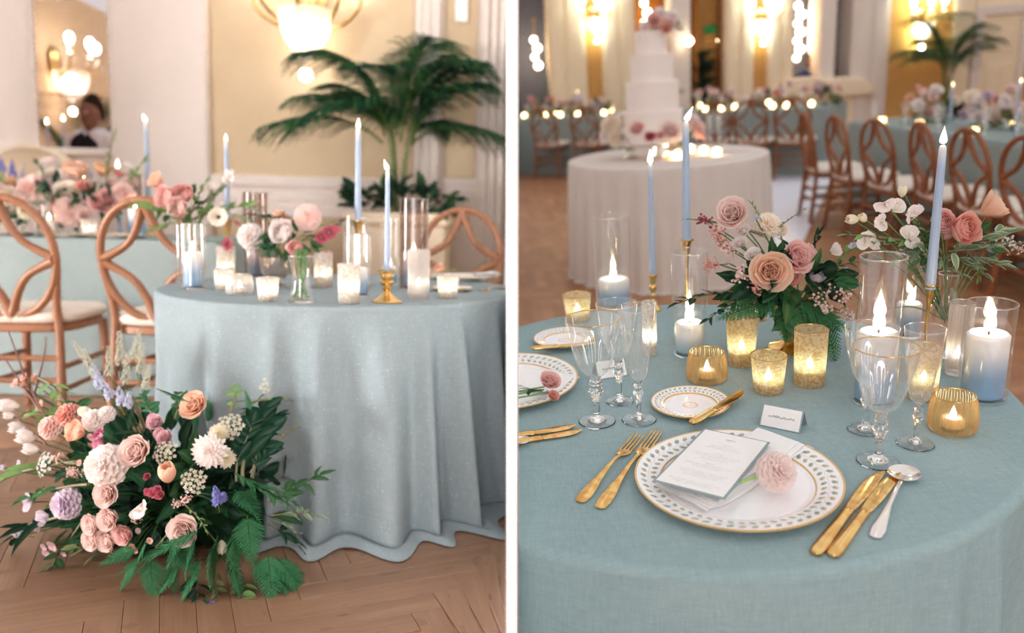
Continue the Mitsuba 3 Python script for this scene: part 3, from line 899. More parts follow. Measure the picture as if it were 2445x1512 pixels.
def votive(p, r, h, label, kind='gold', shape='cup', group=None, k=75.0):
    """a little glass with a lit tealight in it"""
    t = thing('votive_holder', label, 'candle holder', group)
    m = {'gold': 'm_votive_gold', 'silver': 'm_votive_silver', 'rib_gold': 'm_rib_gold', 'rib': 'm_rib_clear'}[kind]
    n = 96 if 'rib' in kind else 40; fl = dict(flute=24, amp=.06, lo=h * .1, hi=h * .93) if 'rib' in kind else {}
    if shape == 'cup':
        prof = [(r * .78, 0), (r * .8, h * .04)] + [(r * (.8 + .2 * q), h * q) for q in np.linspace(.08, 1, 10)]
    elif shape == 'bowl':
        prof = [(r * .9, 0), (r * 1.0, h * .06), (r * 1.0, h * .2)] + [(r * (1.0 - .14 * q ** 2), h * (.2 + .8 * q)) for q in np.linspace(.1, 1, 9)]
    else:
        prof = [(r * .9, 0), (r * .92, h * .03)] + [(r * (.92 + .08 * q), h * q) for q in np.linspace(.06, 1, 12)]
    mesh = lathe(prof, n, **fl); v = mesh[0]
    a = np.arctan2(v[:, 1], v[:, 0])
    part(t, 'glass_cup', S(mesh, m, True, uv=np.c_[np.abs(a) * r, v[:, 2]]), tr(p))
    part(t, 'glass_base', S(lathe([(0, 0), (prof[0][0] * .98, 0), (prof[1][0] * .98, h * .05), (0, h * .07)], 32), 'm_glass', 30), tr(p))
    part(t, 'rim', S(xf(torus(prof[-1][0], .001, 44, 6), tr(0, 0, h)), 'm_gold' if 'gold' in kind else 'm_silver', True), tr(p))
    ch = min(h * .3, .03); cr = min(r * .55, .02)
    c = part(t, 'tealight', S(wax(cr, ch, (252, 244, 232)), 'm_wax', True), tr(p) @ tr(0, 0, h * .08))
    hh = min(.022, h * .35)
    part(t, 'flame', S(flame_mesh(hh, hh * .26), 'm_wick', True, **light(FLAME, k, .03)), tr(p) @ tr(0, 0, h * .08 + ch))
    return t


def stemware(p, kind, H, R, label, group=None, gold=True):
    """cut-glass goblet or flute: bowl, knopped stem, foot, gilt rim"""
    t = thing({'goblet': 'wine_goblet', 'flute': 'champagne_flute'}[kind], label, 'glass', group)
    fr = R * (.68 if kind == 'goblet' else .95)
    if kind == 'goblet':
        z0 = .44; bowl = [(.12, z0), (.42, z0 + .05), (.62, z0 + .13), (.78, z0 + .26), (.9, z0 + .4), (.97, z0 + .5), (1.0, 1.0)]
    else:
        z0 = .36; bowl = [(.14, z0), (.46, z0 + .05), (.6, z0 + .14), (.72, z0 + .28), (.86, z0 + .46), (1.0, 1.0)]
    b = bez([(x * R, 0, z * H) for x, z in bowl], 4)[:, [0, 2]]
    g = lathe([(.0004, b[0, 1])] + b.tolist(), 108)
    v = g[0]; a = np.arctan2(v[:, 1], v[:, 0]); w = np.clip((z0 + (.34 if kind == 'goblet' else .46) - v[:, 2] / H) / .1, 0, 1) * (v[:, 2] / H > z0 + .01)
    v[:, :2] *= (1 - .10 * w * np.abs(np.sin(a * 9 + (v[:, 2] / H - z0) * 0)) )[:, None]
    part(t, 'bowl', S(g, 'm_crystal', True), tr(p))
    part(t, 'rim_edge', S(xf(torus(R - .0004, .0007, 64, 6), tr(0, 0, H)), 'm_glass', True), tr(p)) if not gold else None
    zb = b[0, 1] / H
    st = [(0, .02), (.34, .022), (.17, .05), (.13, .1), (.125, zb * .42), (.14, zb * .52), (.2, zb * .6), (.27, zb * .68), (.27, zb * .73), (.17, zb * .8), (.22, zb * .86), (.24, zb * .9), (.17, zb * .95), (.2, zb * .995), (0, zb * .995)]
    part(t, 'stem', S(lathe([(x * R, z * H) for x, z in st], 24, flute=8, amp=.05), 'm_stem_glass', True), tr(p))
    part(t, 'foot', S(lathe([(0, .0005), (fr * .97, .0005), (fr, .0015), (fr * .97, .003), (fr * .5, .0045), (fr * .2, H * .0195), (0, H * .0195)], 48), 'm_glass', 30), tr(p))
    if gold:
        part(t, 'rim', S(xf(torus(R - .0004, .0009, 64, 6), tr(0, 0, H)), 'm_gold', True), tr(p))
    return t


def plate(p, R, label, small=False, group=None, left_clip=None):
    t = thing('bread_plate' if small else 'charger_plate', label, 'plate', group)
    ri = R * (.68 if small else .75); hh = .012 if small else .016
    base = .165 if not small else .085
    prof = [(0, 0), (ri * .8, 0), (ri * .84, .002), (ri, .006), (R * .985, hh - .002), (R, hh), (R * .992, hh + .0015), (ri * 1.03, .0085), (ri, .0068), (ri * .94, .0042), (ri * .5, .0038), (0, .0038)]
    pr = bez([(a, 0, b) for a, b in prof], 4)[:, [0, 2]]
    m = lathe(np.c_[np.maximum(pr[:, 0], 0), pr[:, 1]], 96); uv = m[0][:, :2] * base / R
    m = xf(m, tr(p))
    if left_clip is not None:
        m, uv = clip(m, None, left_clip, uv=uv)
    part(t, 'dish', S(m, 'm_plate_small' if small else 'm_plate', True, uv=uv))
    return t


def cutlery(kind, a, b, label, m='m_gold', group=None, side=1, left_clip=None):
    """lies from its handle's end a to its tip b"""
    M, L = lay(a, b)
    t = thing({'fork': 'fork', 'knife': 'knife', 'spoon': 'spoon', 'butter_knife': 'butter_knife'}[kind], label, kind.replace('_', ' '), group)
    fin = (lambda g: (clip(xf(g, M), None, left_clip), None)) if left_clip is not None else (lambda g: (g, M))
    def add(name, g, mm=None):
        g, X = fin(g); part(t, name, S(g, mm or m, 40), X)
    e = .0045
    if kind in ('knife', 'butter_knife'):
        k = .48 if kind == 'knife' else .42
        add('handle', loft([(0, 0, .0035, e, .002), (.003, 0, .0085, e, .0042), (L * .06, 0, .0105, e, .0048), (L * .2, 0, .0098, e, .0044), (L * .36, 0, .0085, e, .004), (L * (k - .04), 0, .008, e, .0042), (L * (k - .025), 0, .0092, e, .0046), (L * k, 0, .0085, e, .0038), (L * (k + .012), 0, .006, e, .002)]))
        add('blade', loft([(L * k, 0, .0065, e, .0016), (L * (k + .03), 0, .0085, e, .0015), (L * .66, side * .001, .0108, e, .0013), (L * .8, side * .0014, .0112, e, .0012), (L * .9, side * .003, .0092, e, .001), (L * .96, side * .0055, .0058, e, .0009), (L, side * .009, .0014, e, .0005)], 12))
    elif kind == 'fork':
        add('handle', loft([(0, 0, .004, .003, .0012), (.004, 0, .0095, .003, .0022), (L * .08, 0, .0118, .0035, .0024), (L * .16, 0, .011, .0045, .0024), (L * .3, 0, .0065, .007, .0022), (L * .46, 0, .0042, .0095, .0021), (L * .58, 0, .0038, .009, .002), (L * .64, 0, .005, .0065, .0018)]))
        hd = [loft([(L * .63, 0, .0045, .0068, .0016), (L * .67, 0, .0105, .0045, .0014), (L * .71, 0, .0128, .003, .0012), (L * .745, 0, .0125, .0026, .0011)], 12)]
        for q in (-1.5, -.5, .5, 1.5):
            hd.append(loft([(L * .73, q * .0068, .0021, .0027, .0011), (L * .86, q * .0068, .0018, .003, .0011), (L * .95, q * .0067, .0015, .0048, .001), (L, q * .0066, .0006, .007, .0005)], 8))
        add('tines', cat(hd))
    else:
        add('handle', loft([(0, 0, .003, .003, .001), (.004, 0, .008, .003, .0018), (L * .1, 0, .0102, .0035, .002), (L * .22, 0, .0075, .0055, .002), (L * .4, 0, .004, .0085, .0019), (L * .68, 0, .0034, .0085, .0019), (L * .785, 0, .0045, .0058, .0017)]), 'm_silver' if m == 'm_silver' else m)
        rb = L * .11; cx_ = L - rb * 1.06; u = np.linspace(0, 1, 12)[:, None]; an = np.linspace(0, 2 * PI, 33)[None, :]
        P = np.concatenate([np.stack([cx_ + rb * 1.06 * u * np.cos(an), rb * u * np.sin(an), .0075 * u ** 2 + .0016 + 0 * an], -1), np.stack([cx_ + (rb * 1.06 - .0012) * u[::-1] * np.cos(an), (rb - .0012) * u[::-1] * np.sin(an), .0075 * u[::-1] ** 2 + .003 + 0 * an], -1)])
        add('bowl', grid(P), 'm_silver')
    return t


def drape(c, R, zt, folds, zfloor=0.0, rows=40, n=420, flare=.03, puddle=.0, seed=0, rnd=.012, left=True, uvs=1.0):
    """round tablecloth: disc, rolled edge, skirt with folds [(angle, out, half width)]; returns mesh and uv in metres"""
    a = np.arange(n) * 2 * PI / n; V, U = [], []
    ring = []
    for q in np.linspace(0.02, 1, 12):
        r = (R - rnd) * q; ring.append(np.stack([r * np.cos(a), r * np.sin(a), 0 * a + zt], -1)); U.append(np.stack([r * np.cos(a), r * np.sin(a)], -1))
    for q in np.linspace(0.15, 1, 6):
        r = R - rnd + rnd * math.sin(q * PI / 2); ring.append(np.stack([r * np.cos(a), r * np.sin(a), 0 * a + zt - rnd * (1 - math.cos(q * PI / 2))], -1))
        U.append(np.stack([(R - rnd + rnd * q * 1.5) * np.cos(a), (R - rnd + rnd * q * 1.5) * np.sin(a)], -1))
    top_ring, ring = ring, [ring[-1]]; topU, U = U, [np.stack([a * R, 0 * a], -1)]
    f = np.zeros(n)
    for th, out, w in folds:
        d = (a - th + PI) % (2 * PI) - PI
        f += out * np.exp(-(d / w) ** 2)
    drop = zt - rnd - zfloor
    pud = puddle * (.55 + .9 * meshkit.fbm(np.stack([np.cos(a) * 2, np.sin(a) * 2, 0 * a], -1), 2, seed)) if puddle else 0 * a
    for q in np.linspace(0.03, 1, rows):
        g = q ** .75
        wob = .004 * (meshkit.noise(np.stack([np.cos(a) * 5, np.sin(a) * 5, 0 * a + q * 3], -1), seed) - .5)
        r = R + flare * q + f * g + wob
        z = zt - rnd - drop * q
        ring.append(np.stack([r * np.cos(a), r * np.sin(a), 0 * a + z], -1)); U.append(np.stack([a * R, 0 * a + drop * q], -1))
    if puddle:
        r1 = R + flare + f
        for q in (.12, .3, .55, .8, 1.0):
            lift = .022 * meshkit.noise(np.stack([np.cos(a) * 7, np.sin(a) * 7, 0 * a + q * 2], -1), seed + 3) * math.sin(min(1, q * 1.2) * PI) + .004
            r = r1 + pud * q
            ring.append(np.stack([r * np.cos(a), r * np.sin(a), zfloor + lift], -1)); U.append(np.stack([a * R, drop + pud * q], -1))
    sk = np.stack([r[[*range(n), 0]] for r in ring], 1) + np.array([c[0], c[1], 0]); skU = np.stack([u[[*range(n), 0]] for u in U], 1); skU[-1, :, 0] += 2 * PI * R
    skirt, skirt_uv = grid(sk), skU.reshape(-1, 2)
    P = np.stack(top_ring, 1) + np.array([c[0], c[1], 0])
    m = grid(P, close_u=True); uv = np.stack(topU, 1).reshape(-1, 2)
    v = m[0]; k = len(v)
    # close the disc's middle
    mid = np.array([[c[0], c[1], zt]]); i = np.arange(n) * P.shape[1]; j = np.roll(i, -1)
    m = (np.vstack([v, mid]), np.vstack([m[1], np.stack([i, j, np.full(n, k)], 1)])); uv = np.vstack([uv, [[0, 0]], skirt_uv])
    m = cat([m, skirt])
    return clip(m, None, left, uv=uv)


def rect_cloth(x0, x1, y0, y1, zt, zf=0.0, amp=.025, waves=9, seed=0, nx=160, rows=14, rnd=.02, M=None, left=None):
    """cloth over a long table: top and four falling sides with soft folds"""
    per = []
    for (ax, ay), (bx, by), k in (((x0, y0), (x1, y0), nx), ((x1, y0), (x1, y1), nx // 3), ((x1, y1), (x0, y1), nx // 2), ((x0, y1), (x0, y0), nx // 3)):
        t = np.linspace(0, 1, k, endpoint=False)[:, None]; per.append(np.array([[ax, ay]]) * (1 - t) + np.array([[bx, by]]) * t)
    per = np.vstack(per); cen = per.mean(0); n = len(per)
    nrm = np.vstack([np.tile(d, (k, 1)) for d, k in (((0, -1), nx), ((1, 0), nx // 3), ((0, 1), nx // 2), ((-1, 0), nx // 3))]).astype(float)
    s = np.r_[0, np.cumsum(np.linalg.norm(np.diff(per, axis=0), axis=1))]
    f = amp * (np.clip(np.sin(s * waves + 2 * np.sin(s * 1.7 + seed)), -.2, 1) ** 1 + .3 * np.sin(s * waves * 2.3 + seed))
    rings, U = [np.c_[per - nrm * rnd, np.full(n, zt)]], [per - nrm * rnd]
    for q in (.5, 1):
        rings.append(np.c_[per - nrm * rnd * (1 - math.sin(q * PI / 2)), np.full(n, zt - rnd * (1 - math.cos(q * PI / 2)))]); U.append(per + nrm * q * .01)
    for q in np.linspace(.06, 1, rows):
        rings.append(np.c_[per + nrm * (f * q ** .7 + .02 * q)[:, None], np.full(n, zt - rnd - (zt - rnd - zf) * q)]); U.append(np.c_[s, np.full(n, q * zt)])
    P = np.stack(rings, 1); v, fc = grid(P, close_u=True); uv = np.stack(U, 1).reshape(-1, 2)
    k = len(v); i = np.arange(n) * P.shape[1]
    top = trimesh.creation.triangulate_polygon
    v = np.vstack([v, [[*cen, zt]]]); uv = np.vstack([uv, [cen]])
    fc = np.vstack([fc, np.stack([i, np.roll(i, -1), np.full(n, k)], 1)])
    m = (v, fc)
    if M is not None: m = xf(m, M)
    if left is not None: return clip(m, None, left, uv=uv)
    return m, uv


# ================================================================== cross-back chair: back along -y
def chair_parts(m):
    w, zc, hh = .195, .685, .235
    an = np.linspace(0, 2 * PI, 49)
    lean = lambda z: -.20 - max(0, z - .45) * .16
    pt = lambda x, z: (x, lean(z), z)
    loop = [pt(w * (1 + .05 * math.sin(t)) * math.cos(t), zc + hh * math.sin(t)) for t in an]
    out = [('back_loop', tube(loop, .0155, 10, False, 1.0))]
    for sx in (-1, 1):
        for sz in (-1, 1):
            b = [(0, hh * .97), (.07 * w / .185, hh * .62), (.085, hh * .28), (w * .93, hh * .04)]
            b = [(0, hh * .97), (.035, hh * .58), (.085, hh * .27), (w * .95, hh * .03)]
            P = bez([pt(sx * x, zc + sz * z) for x, z in b], 6)
            out.append(('back_bar', tube(P, np.linspace(.016, .0145, len(P)) + .006 * (np.abs(np.linspace(-1, 1, len(P))) ** 3), 8)))
    for sx in (-1, 1):
        P = bez([pt(sx * w * 1.0, .66), (sx * .172, -.203, .5), (sx * .176, -.2, .36), (sx * .19, -.235, .0)], 6)
        out.append(('leg', tube(P, np.linspace(.0145, .0185, len(P)), 8)))
        out.append(('leg', tube([(sx * .165, .19, .4), (sx * .172, .195, .2), (sx * .18, .205, .0)], [.019, .017, .014], 8)))
    for z, k in ((.25, .012), (.16, .011)):
        out.append(('stretcher', tube([(-.178, -.212, z + .04), (.178, -.212, z + .04)], k, 8)))
        for sx in (-1, 1):
            out.append(('stretcher', tube([(sx * .18, -.212, z), (sx * .172, .196, z)], k, 8)))
    q = np.linspace(0, 2 * PI, 41)[:-1]
    rr = lambda p: 1 / (abs(np.cos(p)) ** 4 + abs(np.sin(p)) ** 4) ** .25
    def slab(prof, n=40):
        return grid(np.stack([np.stack([s * .215 * rr(q) * np.cos(q), s * .21 * rr(q) * np.sin(q), np.full(n, z)], -1) for s, z in prof], 1), close_u=True)
    out.append(('seat_frame', slab([(.0, .39), (.92, .39), (.95, .395), (.95, .42), (.92, .425), (0, .425)])))
    out.append(('seat_cushion', slab([(.0, .424), (.93, .424), (1.0, .434), (1.03, .452), (1.0, .468), (.92, .476), (.5, .482), (0, .483)])))
    return [(n, S(g, 'm_cushion' if n == 'seat_cushion' else m, 50)) for n, g in out]


_chairs = {}


def chair(M, label, m='m_chair', group=None, cut=None):
    t = thing('dining_chair', label, 'chair', group)
    if m not in _chairs: _chairs[m] = chair_parts(m)
    for n, s in _chairs[m]:
        if cut is not None:
            v, f, *_ = meshkit.WRITTEN[s['filename']]
            g = clip(xf((np.asarray(v, float), f), M), None, cut)
            if len(g[1]): part(t, n, S(g, 'm_cushion' if n == 'seat_cushion' else m, 50))
        else:
            part(t, n, s, M)
    return t


def clear_vase(p, prof, label, n=48, water=None, name='glass_vase'):
    t = thing(name, label, 'vase')
    part(t, 'glass_body', S(lathe(prof, n), 'm_glass_thin', True), tr(p))
    part(t, 'rim', S(xf(torus(prof[-1][0], .0014, 48, 6), tr(0, 0, prof[-1][1])), 'm_glass', True), tr(p))
    part(t, 'glass_base', S(lathe([(0, .0005), (prof[0][0] * .98, .0005), (prof[0][0], .004), (prof[0][0] * .9, .009), (0, .01)], 36), 'm_glass', 30), tr(p))
    return t


def sconce(p, label, M=None, s=1.0, k=14.0, arms=3, name='wall_sconce', BULB=BULB):
    """brass arms with glowing bulbs around a lit crystal cup"""
    t = thing(name, label, 'wall lamp')
    M = (tr(p) if M is None else M) @ sc(s)
    part(t, 'backplate', S(lathe([(0, -.0), (.06, 0), (.07, .01), (.05, .025), (0, .03)], 28), 'm_brass', 40), M @ rx(PI / 2) @ sc(1, 1.6, 1))
    for i in range(arms):
        a = (i - (arms - 1) / 2) * .8
        tipx, tipy = .24 * math.sin(a), -.10 - .16 * math.cos(a)
        part(t, 'arm', S(tube(bez([(0, -.02, -.03), (tipx * .5, tipy * .5, -.11), (tipx * .95, tipy * .95, -.05), (tipx, tipy, .03)], 6), .008, 8), 'm_brass', True), M)
        part(t, 'bobeche', S(lathe([(0, 0), (.03, .004), (.042, .014), (.04, .016), (.012, .01), (.012, .07), (0, .07)], 24), 'm_glass', 30), M @ tr(tipx, tipy, .03))
        part(t, 'bulb', S(xf(ball(.028, 2, 1.5), tr(tipx, tipy, .135)), 'm_white', True, **light(BULB, k, .25)), M)
        for d in range(3):
            part(t, 'crystal_drop', S(xf(ball(.011, 1, 1.9), tr(tipx + .035 * math.cos(d * 2.1), tipy + .035 * math.sin(d * 2.1), .005)), 'm_glass', False), M)
    part(t, 'crystal_cup', S(lathe([(.01, -.28), (.05, -.25), (.10, -.17), (.12, -.10), (.125, -.06)], 28), 'm_rib_clear', True), M @ tr(0, -.12, 0))
    part(t, 'bulb', S(xf(ball(.05, 2, 1.3), tr(0, -.12, -.14)), 'm_white', True, **light(BULB, k, .25)), M)
    part(t, 'finial_bulb', S(xf(ball(.028, 2), tr(0, -.12, -.34)), 'm_white', True, **light(BULB, k, .2)), M)
    return t


def palm(p, H, label, seed=0, fronds=13, trunk=True, ymax=99, cut=None):
    r = np.random.default_rng(seed); t = thing('potted_palm', label, 'plant')
    for i in range(3 if trunk else 0):
        a = i * 2.1
        part(t, 'stem', S(colored(tube(bez([(.03 * math.cos(a), .03 * math.sin(a), 0), (.05 * math.cos(a), .05 * math.sin(a), H * .25), (.11 * math.cos(a), .06 * math.sin(a), H * .5)], 5), np.linspace(.02, .012, 11), 7), srgb(96, 110, 64)), 'm_stem', True), tr(p))
    for i in range(fronds):
        a = i * 2.4 + .4; up = r.uniform(.55, 1.4) if i > 3 else 1.45
        L = H * (r.uniform(.42, .54) if i > 3 else .60); d = np.array([math.cos(a), math.sin(a) * .45, 0])
        base = np.array([.1 * math.cos(a), .05 * math.sin(a), H * r.uniform(.32, .56)])
        ts = np.linspace(0, 1, 12); dro = 1.35 * (1 - up / 2.4)
        path = np.array([base + d * L * (math.cos(up) * q + .42 * q * q) + np.array([0, 0, L * (math.sin(up) * q - dro * .62 * q ** 2.2)]) for q in ts])
        ms = [colored(tube(path, np.linspace(.009, .003, 12), 5), srgb(88, 112, 60))]
        for q in np.linspace(.16, 1, 22):
            b = np.array([np.interp(q, ts, path[:, k]) for k in range(3)]); tg = (path[min(11, int(q * 11) + 1)] - path[max(0, int(q * 11) - 1)]); tg /= np.linalg.norm(tg)
            sd = np.cross(tg, [0, 0, 1]); sd /= np.linalg.norm(sd) + 1e-9
            ln = L * .56 * math.sin(min(1, q * .8 + .2) * PI) ** .6 * r.uniform(.85, 1.1) + .04
            for s in (-1, 1):
                w = .009; u = np.linspace(0, 1, 5)[:, None]
                mid = b + (sd * s * .7 + tg * .75) * ln * u + np.array([0, 0, -1]) * ln * .5 * u ** 2
                nrm = np.cross(sd * s * .7 + tg * .75, [0, 0, 1]); nrm /= np.linalg.norm(nrm) + 1e-9
                P = np.stack([mid - nrm * w * (1 - u) ** .6, mid + np.array([0, 0, .005]), mid + nrm * w * (1 - u) ** .6], 1)
                c0 = srgb(*GREEN['dark' if r.random() < .6 else 'mid'][0]) * r.uniform(.8, 1.15)
                ms.append(colored(grid(P), c0))
        g = xf(cat(ms), tr(p)); g[0][:, 1] = np.minimum(g[0][:, 1], ymax)
        if cut is not None: g = clip(g, None, cut)
        part(t, 'frond', S(g, 'm_leaf', True))
    return t
# ================================================================== LEFT HALL
W = WL
TL = 0.636                                    # height of the round table
TC = (-0.575, 2.655)
sL = lambda p: F / depL(p)                    # pixels per metre at a place
def A(px): return math.atan2(PL(px, 1000, 2.0)[1] - TC[1], PL(px, 1000, 2.0)[0] - TC[0])
fr = np.random.default_rng(11)
folds = []
for px, Y, out, w in ((372, 2.62, .04, .06), (425, 2.3, .045, .06), (550, 2.13, .075, .075), (660, 2.07, .06, .045), (762, 2.04, .095, .065), (935, 2.0, .14, .10), (1052, 2.06, .11, .05), (1130, 2.16, .13, .055), (1190, 2.35, .07, .045)):
    q = PL(px, 1000, Y); folds.append((math.atan2(q[1] - TC[1], q[0] - TC[0]), out, w))
for i in range(10): folds.append((.25 + i * .29 + fr.uniform(-.06, .06), .06, .08))
m, uv = drape(TC, .60, TL, folds, 0.0, puddle=.10, seed=4, flare=.0)
t = solo('tablecloth', S(m, 'm_cloth_left', True, uv=uv), 'grey blue linen cloth on the round table, pooling on the parquet beside the flower arrangement', 'tablecloth')
t = thing('round_table', 'round table hidden under the grey blue linen cloth that pools on the parquet', 'table')
part(t, 'table_top', S(clip(lathe([(0, TL - .03), (.57, TL - .03), (.578, TL - .02), (.578, TL - .006), (.57, TL - .002), (0, TL - .002)], 64), tr(TC[0], TC[1], 0)), 'm_wall_white', 40))
part(t, 'pedestal', S(lathe([(0, 0), (.28, 0), (.28, .03), (.06, .06), (.05, TL - .03), (0, TL - .03)], 40), 'm_wall_white', 40), tr(TC[0], TC[1], 0))

def L_at(x, yb): return onL(x, yb, TL)
CL = 'candles and glassware on the grey blue table'
def hur(x, yb, w, ytop, cw, cy, label, smoke=False, fl=True, dx=0, lean=0, clabel=None):
    p = L_at(x, yb); k = sL(p)
    hurricane(p, w / 2 / k, (yb - ytop) / k, label, smoke)
    if cw:
        pillar(p + [dx / k, 0, .0065], min(cw / 2 / k, w / 2 / k - abs(dx) / k - .003), (yb - cy) / k, clabel or ('blue and white pillar candle inside the ' + label), lit=fl, fh=.03, lean=lean, k=30)
hur(462, 690, 62, 536, 44, 606, 'clear glass cylinder at the left edge of the grey blue table', clabel='ombre blue pillar candle in the leftmost glass cylinder of the grey blue table')
hur(853, 708, 66, 560, 50, 644, 'clear glass cylinder beside the brass candlestick, behind the mercury tumbler', clabel='ombre blue pillar candle in the cylinder left of the brass candlestick')
hur(850, 668, 62, 516, 0, 0, 'empty looking clear cylinder behind the tall blue taper')
hur(930, 679, 46, 520, 34, 640, 'narrow clear cylinder hidden behind the shorter taper', clabel='low pillar candle in the narrow cylinder behind the shorter taper')
hur(987, 690, 67, 477, 52, 606, 'tall smoky glass cylinder right of the shorter taper', True, clabel='blue pillar candle in the tall smoky cylinder, right of the shorter taper')
hur(612, 662, 56, 463, 42, 600, 'smoky glass cylinder behind the peony bowl', True, clabel='blue pillar candle in the smoky cylinder behind the peony bowl')
def vot(x, yb, w, ytop, label, kind='silver', shape='cup'):
    p = L_at(x, yb); k = sL(p); votive(p, w / 2 / k, (yb - ytop) / k, label, kind, shape, None)
vot(999, 714, 52, 597, 'tall ribbed clear votive glass in front of the smoky cylinder', 'rib', 'tumbler')
vot(1069, 712, 55, 658, 'crackled silver votive cup at the right end of the grey blue table', 'silver')
vot(833, 725, 54, 630, 'tall silvered votive tumbler at the front edge left of the brass candlestick', 'silver', 'tumbler')
vot(640, 719, 54, 663, 'frosted silver votive cup at the front edge beside the bud vase', 'silver')
vot(772, 686, 46, 603, 'silvered tumbler with a tealight behind the hellebores', 'silver', 'tumbler')
vot(573, 703, 62, 656, 'squat ribbed clear votive left of the frosted silver cup', 'rib', 'bowl')
vot(535, 692, 48, 642, 'silvered votive cup right of the leftmost glass cylinder', 'silver')
vot(540, 668, 44, 588, 'tall glass votive behind the silvered cup, left of the peony bowl', 'silver', 'tumbler')
# tapers
p = L_at(924, 722); k = sL(p)
candlestick(p, 76 / k, 36 / k, 'low turned brass candlestick at the front edge of the grey blue table')
taper(p + [0, 0, 76 / k * .93], 7.6 / k, 240 / k, 'shorter pale blue taper burning in the low brass candlestick', lean=-.35, fl=.03)
p = L_at(855, 688); k = sL(p)
candlestick(p, 160 / k, 30 / k, 'slender trumpet candlestick of brass behind the glass cylinders', 'tall')
taper(p + [0, 0, 160 / k * .94], 8.6 / k, 222 / k, 'tallest pale blue taper on the grey blue table, in the trumpet candlestick', lean=.05, fl=.033)
p = L_at(546, 655); k = sL(p)
candlestick(p, 130 / k, 26 / k, 'trumpet candlestick behind the vase of pink ranunculus', 'tall')
taper(p + [0, 0, 130 / k * .94], 6.8 / k, 190 / k, 'pale blue taper rising between the ranunculus vase and the tan wall', fl=.026)
# bud vase, bouquet vase, silver bowl
p = L_at(720, 722); k = sL(p); h = 110 / k; r = 30 / k
clear_vase(p, [(r, 0), (r * .96, h * .05), (r * .74, h * .3), (r * .68, h * .55), (r * .8, h * .8), (r * 1.02, h)], 'clear flared bud vase with green stems at the front of the table')
pv = p; hv = h
t = thing('cut_stems', 'green stems standing in the clear flared bud vase', 'flower stems')
ms = []
for i in range(9):
    a = i * 2.4; b = p + [.7 * r * .9 * math.cos(a), .6 * r * math.sin(a), .012]; e = p + [-.25 * r * math.cos(a), .2 * r, h * .55]; f_ = p + [r * .5 * math.cos(a + 2.2), r * .3 * math.sin(a), h * 1.15]
    ms.append(colored(tube(bez([b, e, f_], 6), .0022, 5), srgb(78, 122, 62) * fr.uniform(.7, 1.2)))
part(t, 'stem', S(cat(ms), 'm_stem', True))
p = L_at(447, 668); k = sL(p); h = 134 / k; r = 27 / k
clear_vase(p, [(r, 0), (r, h * .1), (r * 1.0, h * .9), (r * 1.03, h)], 'straight clear glass vase holding the pink ranunculus')
pa, ha = p, h
p = L_at(658, 684); k = sL(p); h = 70 / k; r = 35 / k
t = thing('footed_bowl', 'mercury silver footed bowl under the peonies', 'vase')
part(t, 'bowl', S(lathe([(0, .2 * h), (.25 * r, .2 * h), (.7 * r, .3 * h), (.95 * r, .5 * h), (1.0 * r, h), (.96 * r, h), (.9 * r, .52 * h), (.6 * r, .34 * h), (0, .3 * h)], 48), 'm_bowl_silver', 40, uv=None), tr(p))
part(t, 'foot', S(lathe([(0, 0), (.78 * r, 0), (.8 * r, .05 * h), (.4 * r, .1 * h), (.2 * r, .2 * h), (0, .2 * h)], 40), 'm_silver', 40), tr(p))
pb, hb = p, h
def fl(lst, Y0, kx=1.0):
    out = []
    for kind, col, x, y, rp, dy, d in lst:
        P = PL(x, y, Y0 + dy); out.append((kind, col, P, kx * rp / sL(P), d))
    return out
# bouquet A: ranunculus in the straight vase
key = thing('flower_bouquet', 'loose bouquet of pink ranunculus and white sweet peas in the straight clear vase', 'flowers')
Y = pa[1]
bl = fl([('ranunculus', 'pink', 403, 472, 25, -.03, (-.4, -1, .25)), ('ranunculus', 'pink', 442, 466, 24, -.02, (.1, -1, .4)), ('ranunculus', 'blush', 431, 496, 25, -.05, (0, -1, .0)), ('ranunculus', 'peach', 378, 437, 20, 0, (-.5, -.7, .6)),
         ('sweet_pea', 'white', 545, 425, 15, 0, (.2, -1, .2)), ('sweet_pea', 'white', 541, 441, 14, 0, None), ('sweet_pea', 'white', 558, 420, 10, 0, None), ('sweet_pea', 'white', 508, 452, 13, 0, None), ('anemone', 'cream', 523, 519, 22, -.04, (.1, -1, .15)), ('blossom', 'burgundy', 549, 583, 14, -.03, (-.2, -1, 0)), ('blossom', 'blush', 495, 508, 9, -.02, None)], Y, 1.1)
hubA = pa + [0, 0, ha * .5]
P = lambda x, y, d=0: PL(x, y, Y + d)
bouquet(key, bl, (P(440, 500), (.10, .06, .05)), hubA, 26, ('light', 'mid', 'light'), (.025, .05), sprigs=[(P(440, 530), P(340, 470), 'light', 9, {}), (P(440, 530), P(512, 440), 'olive', 11, dict(l=.25)), (P(450, 530), P(575, 470), 'light', 9, {}), (P(430, 530), P(356, 540), 'light', 8, {}), (P(450, 520), P(480, 430), 'light', 8, dict(l=.3))], seed=3)
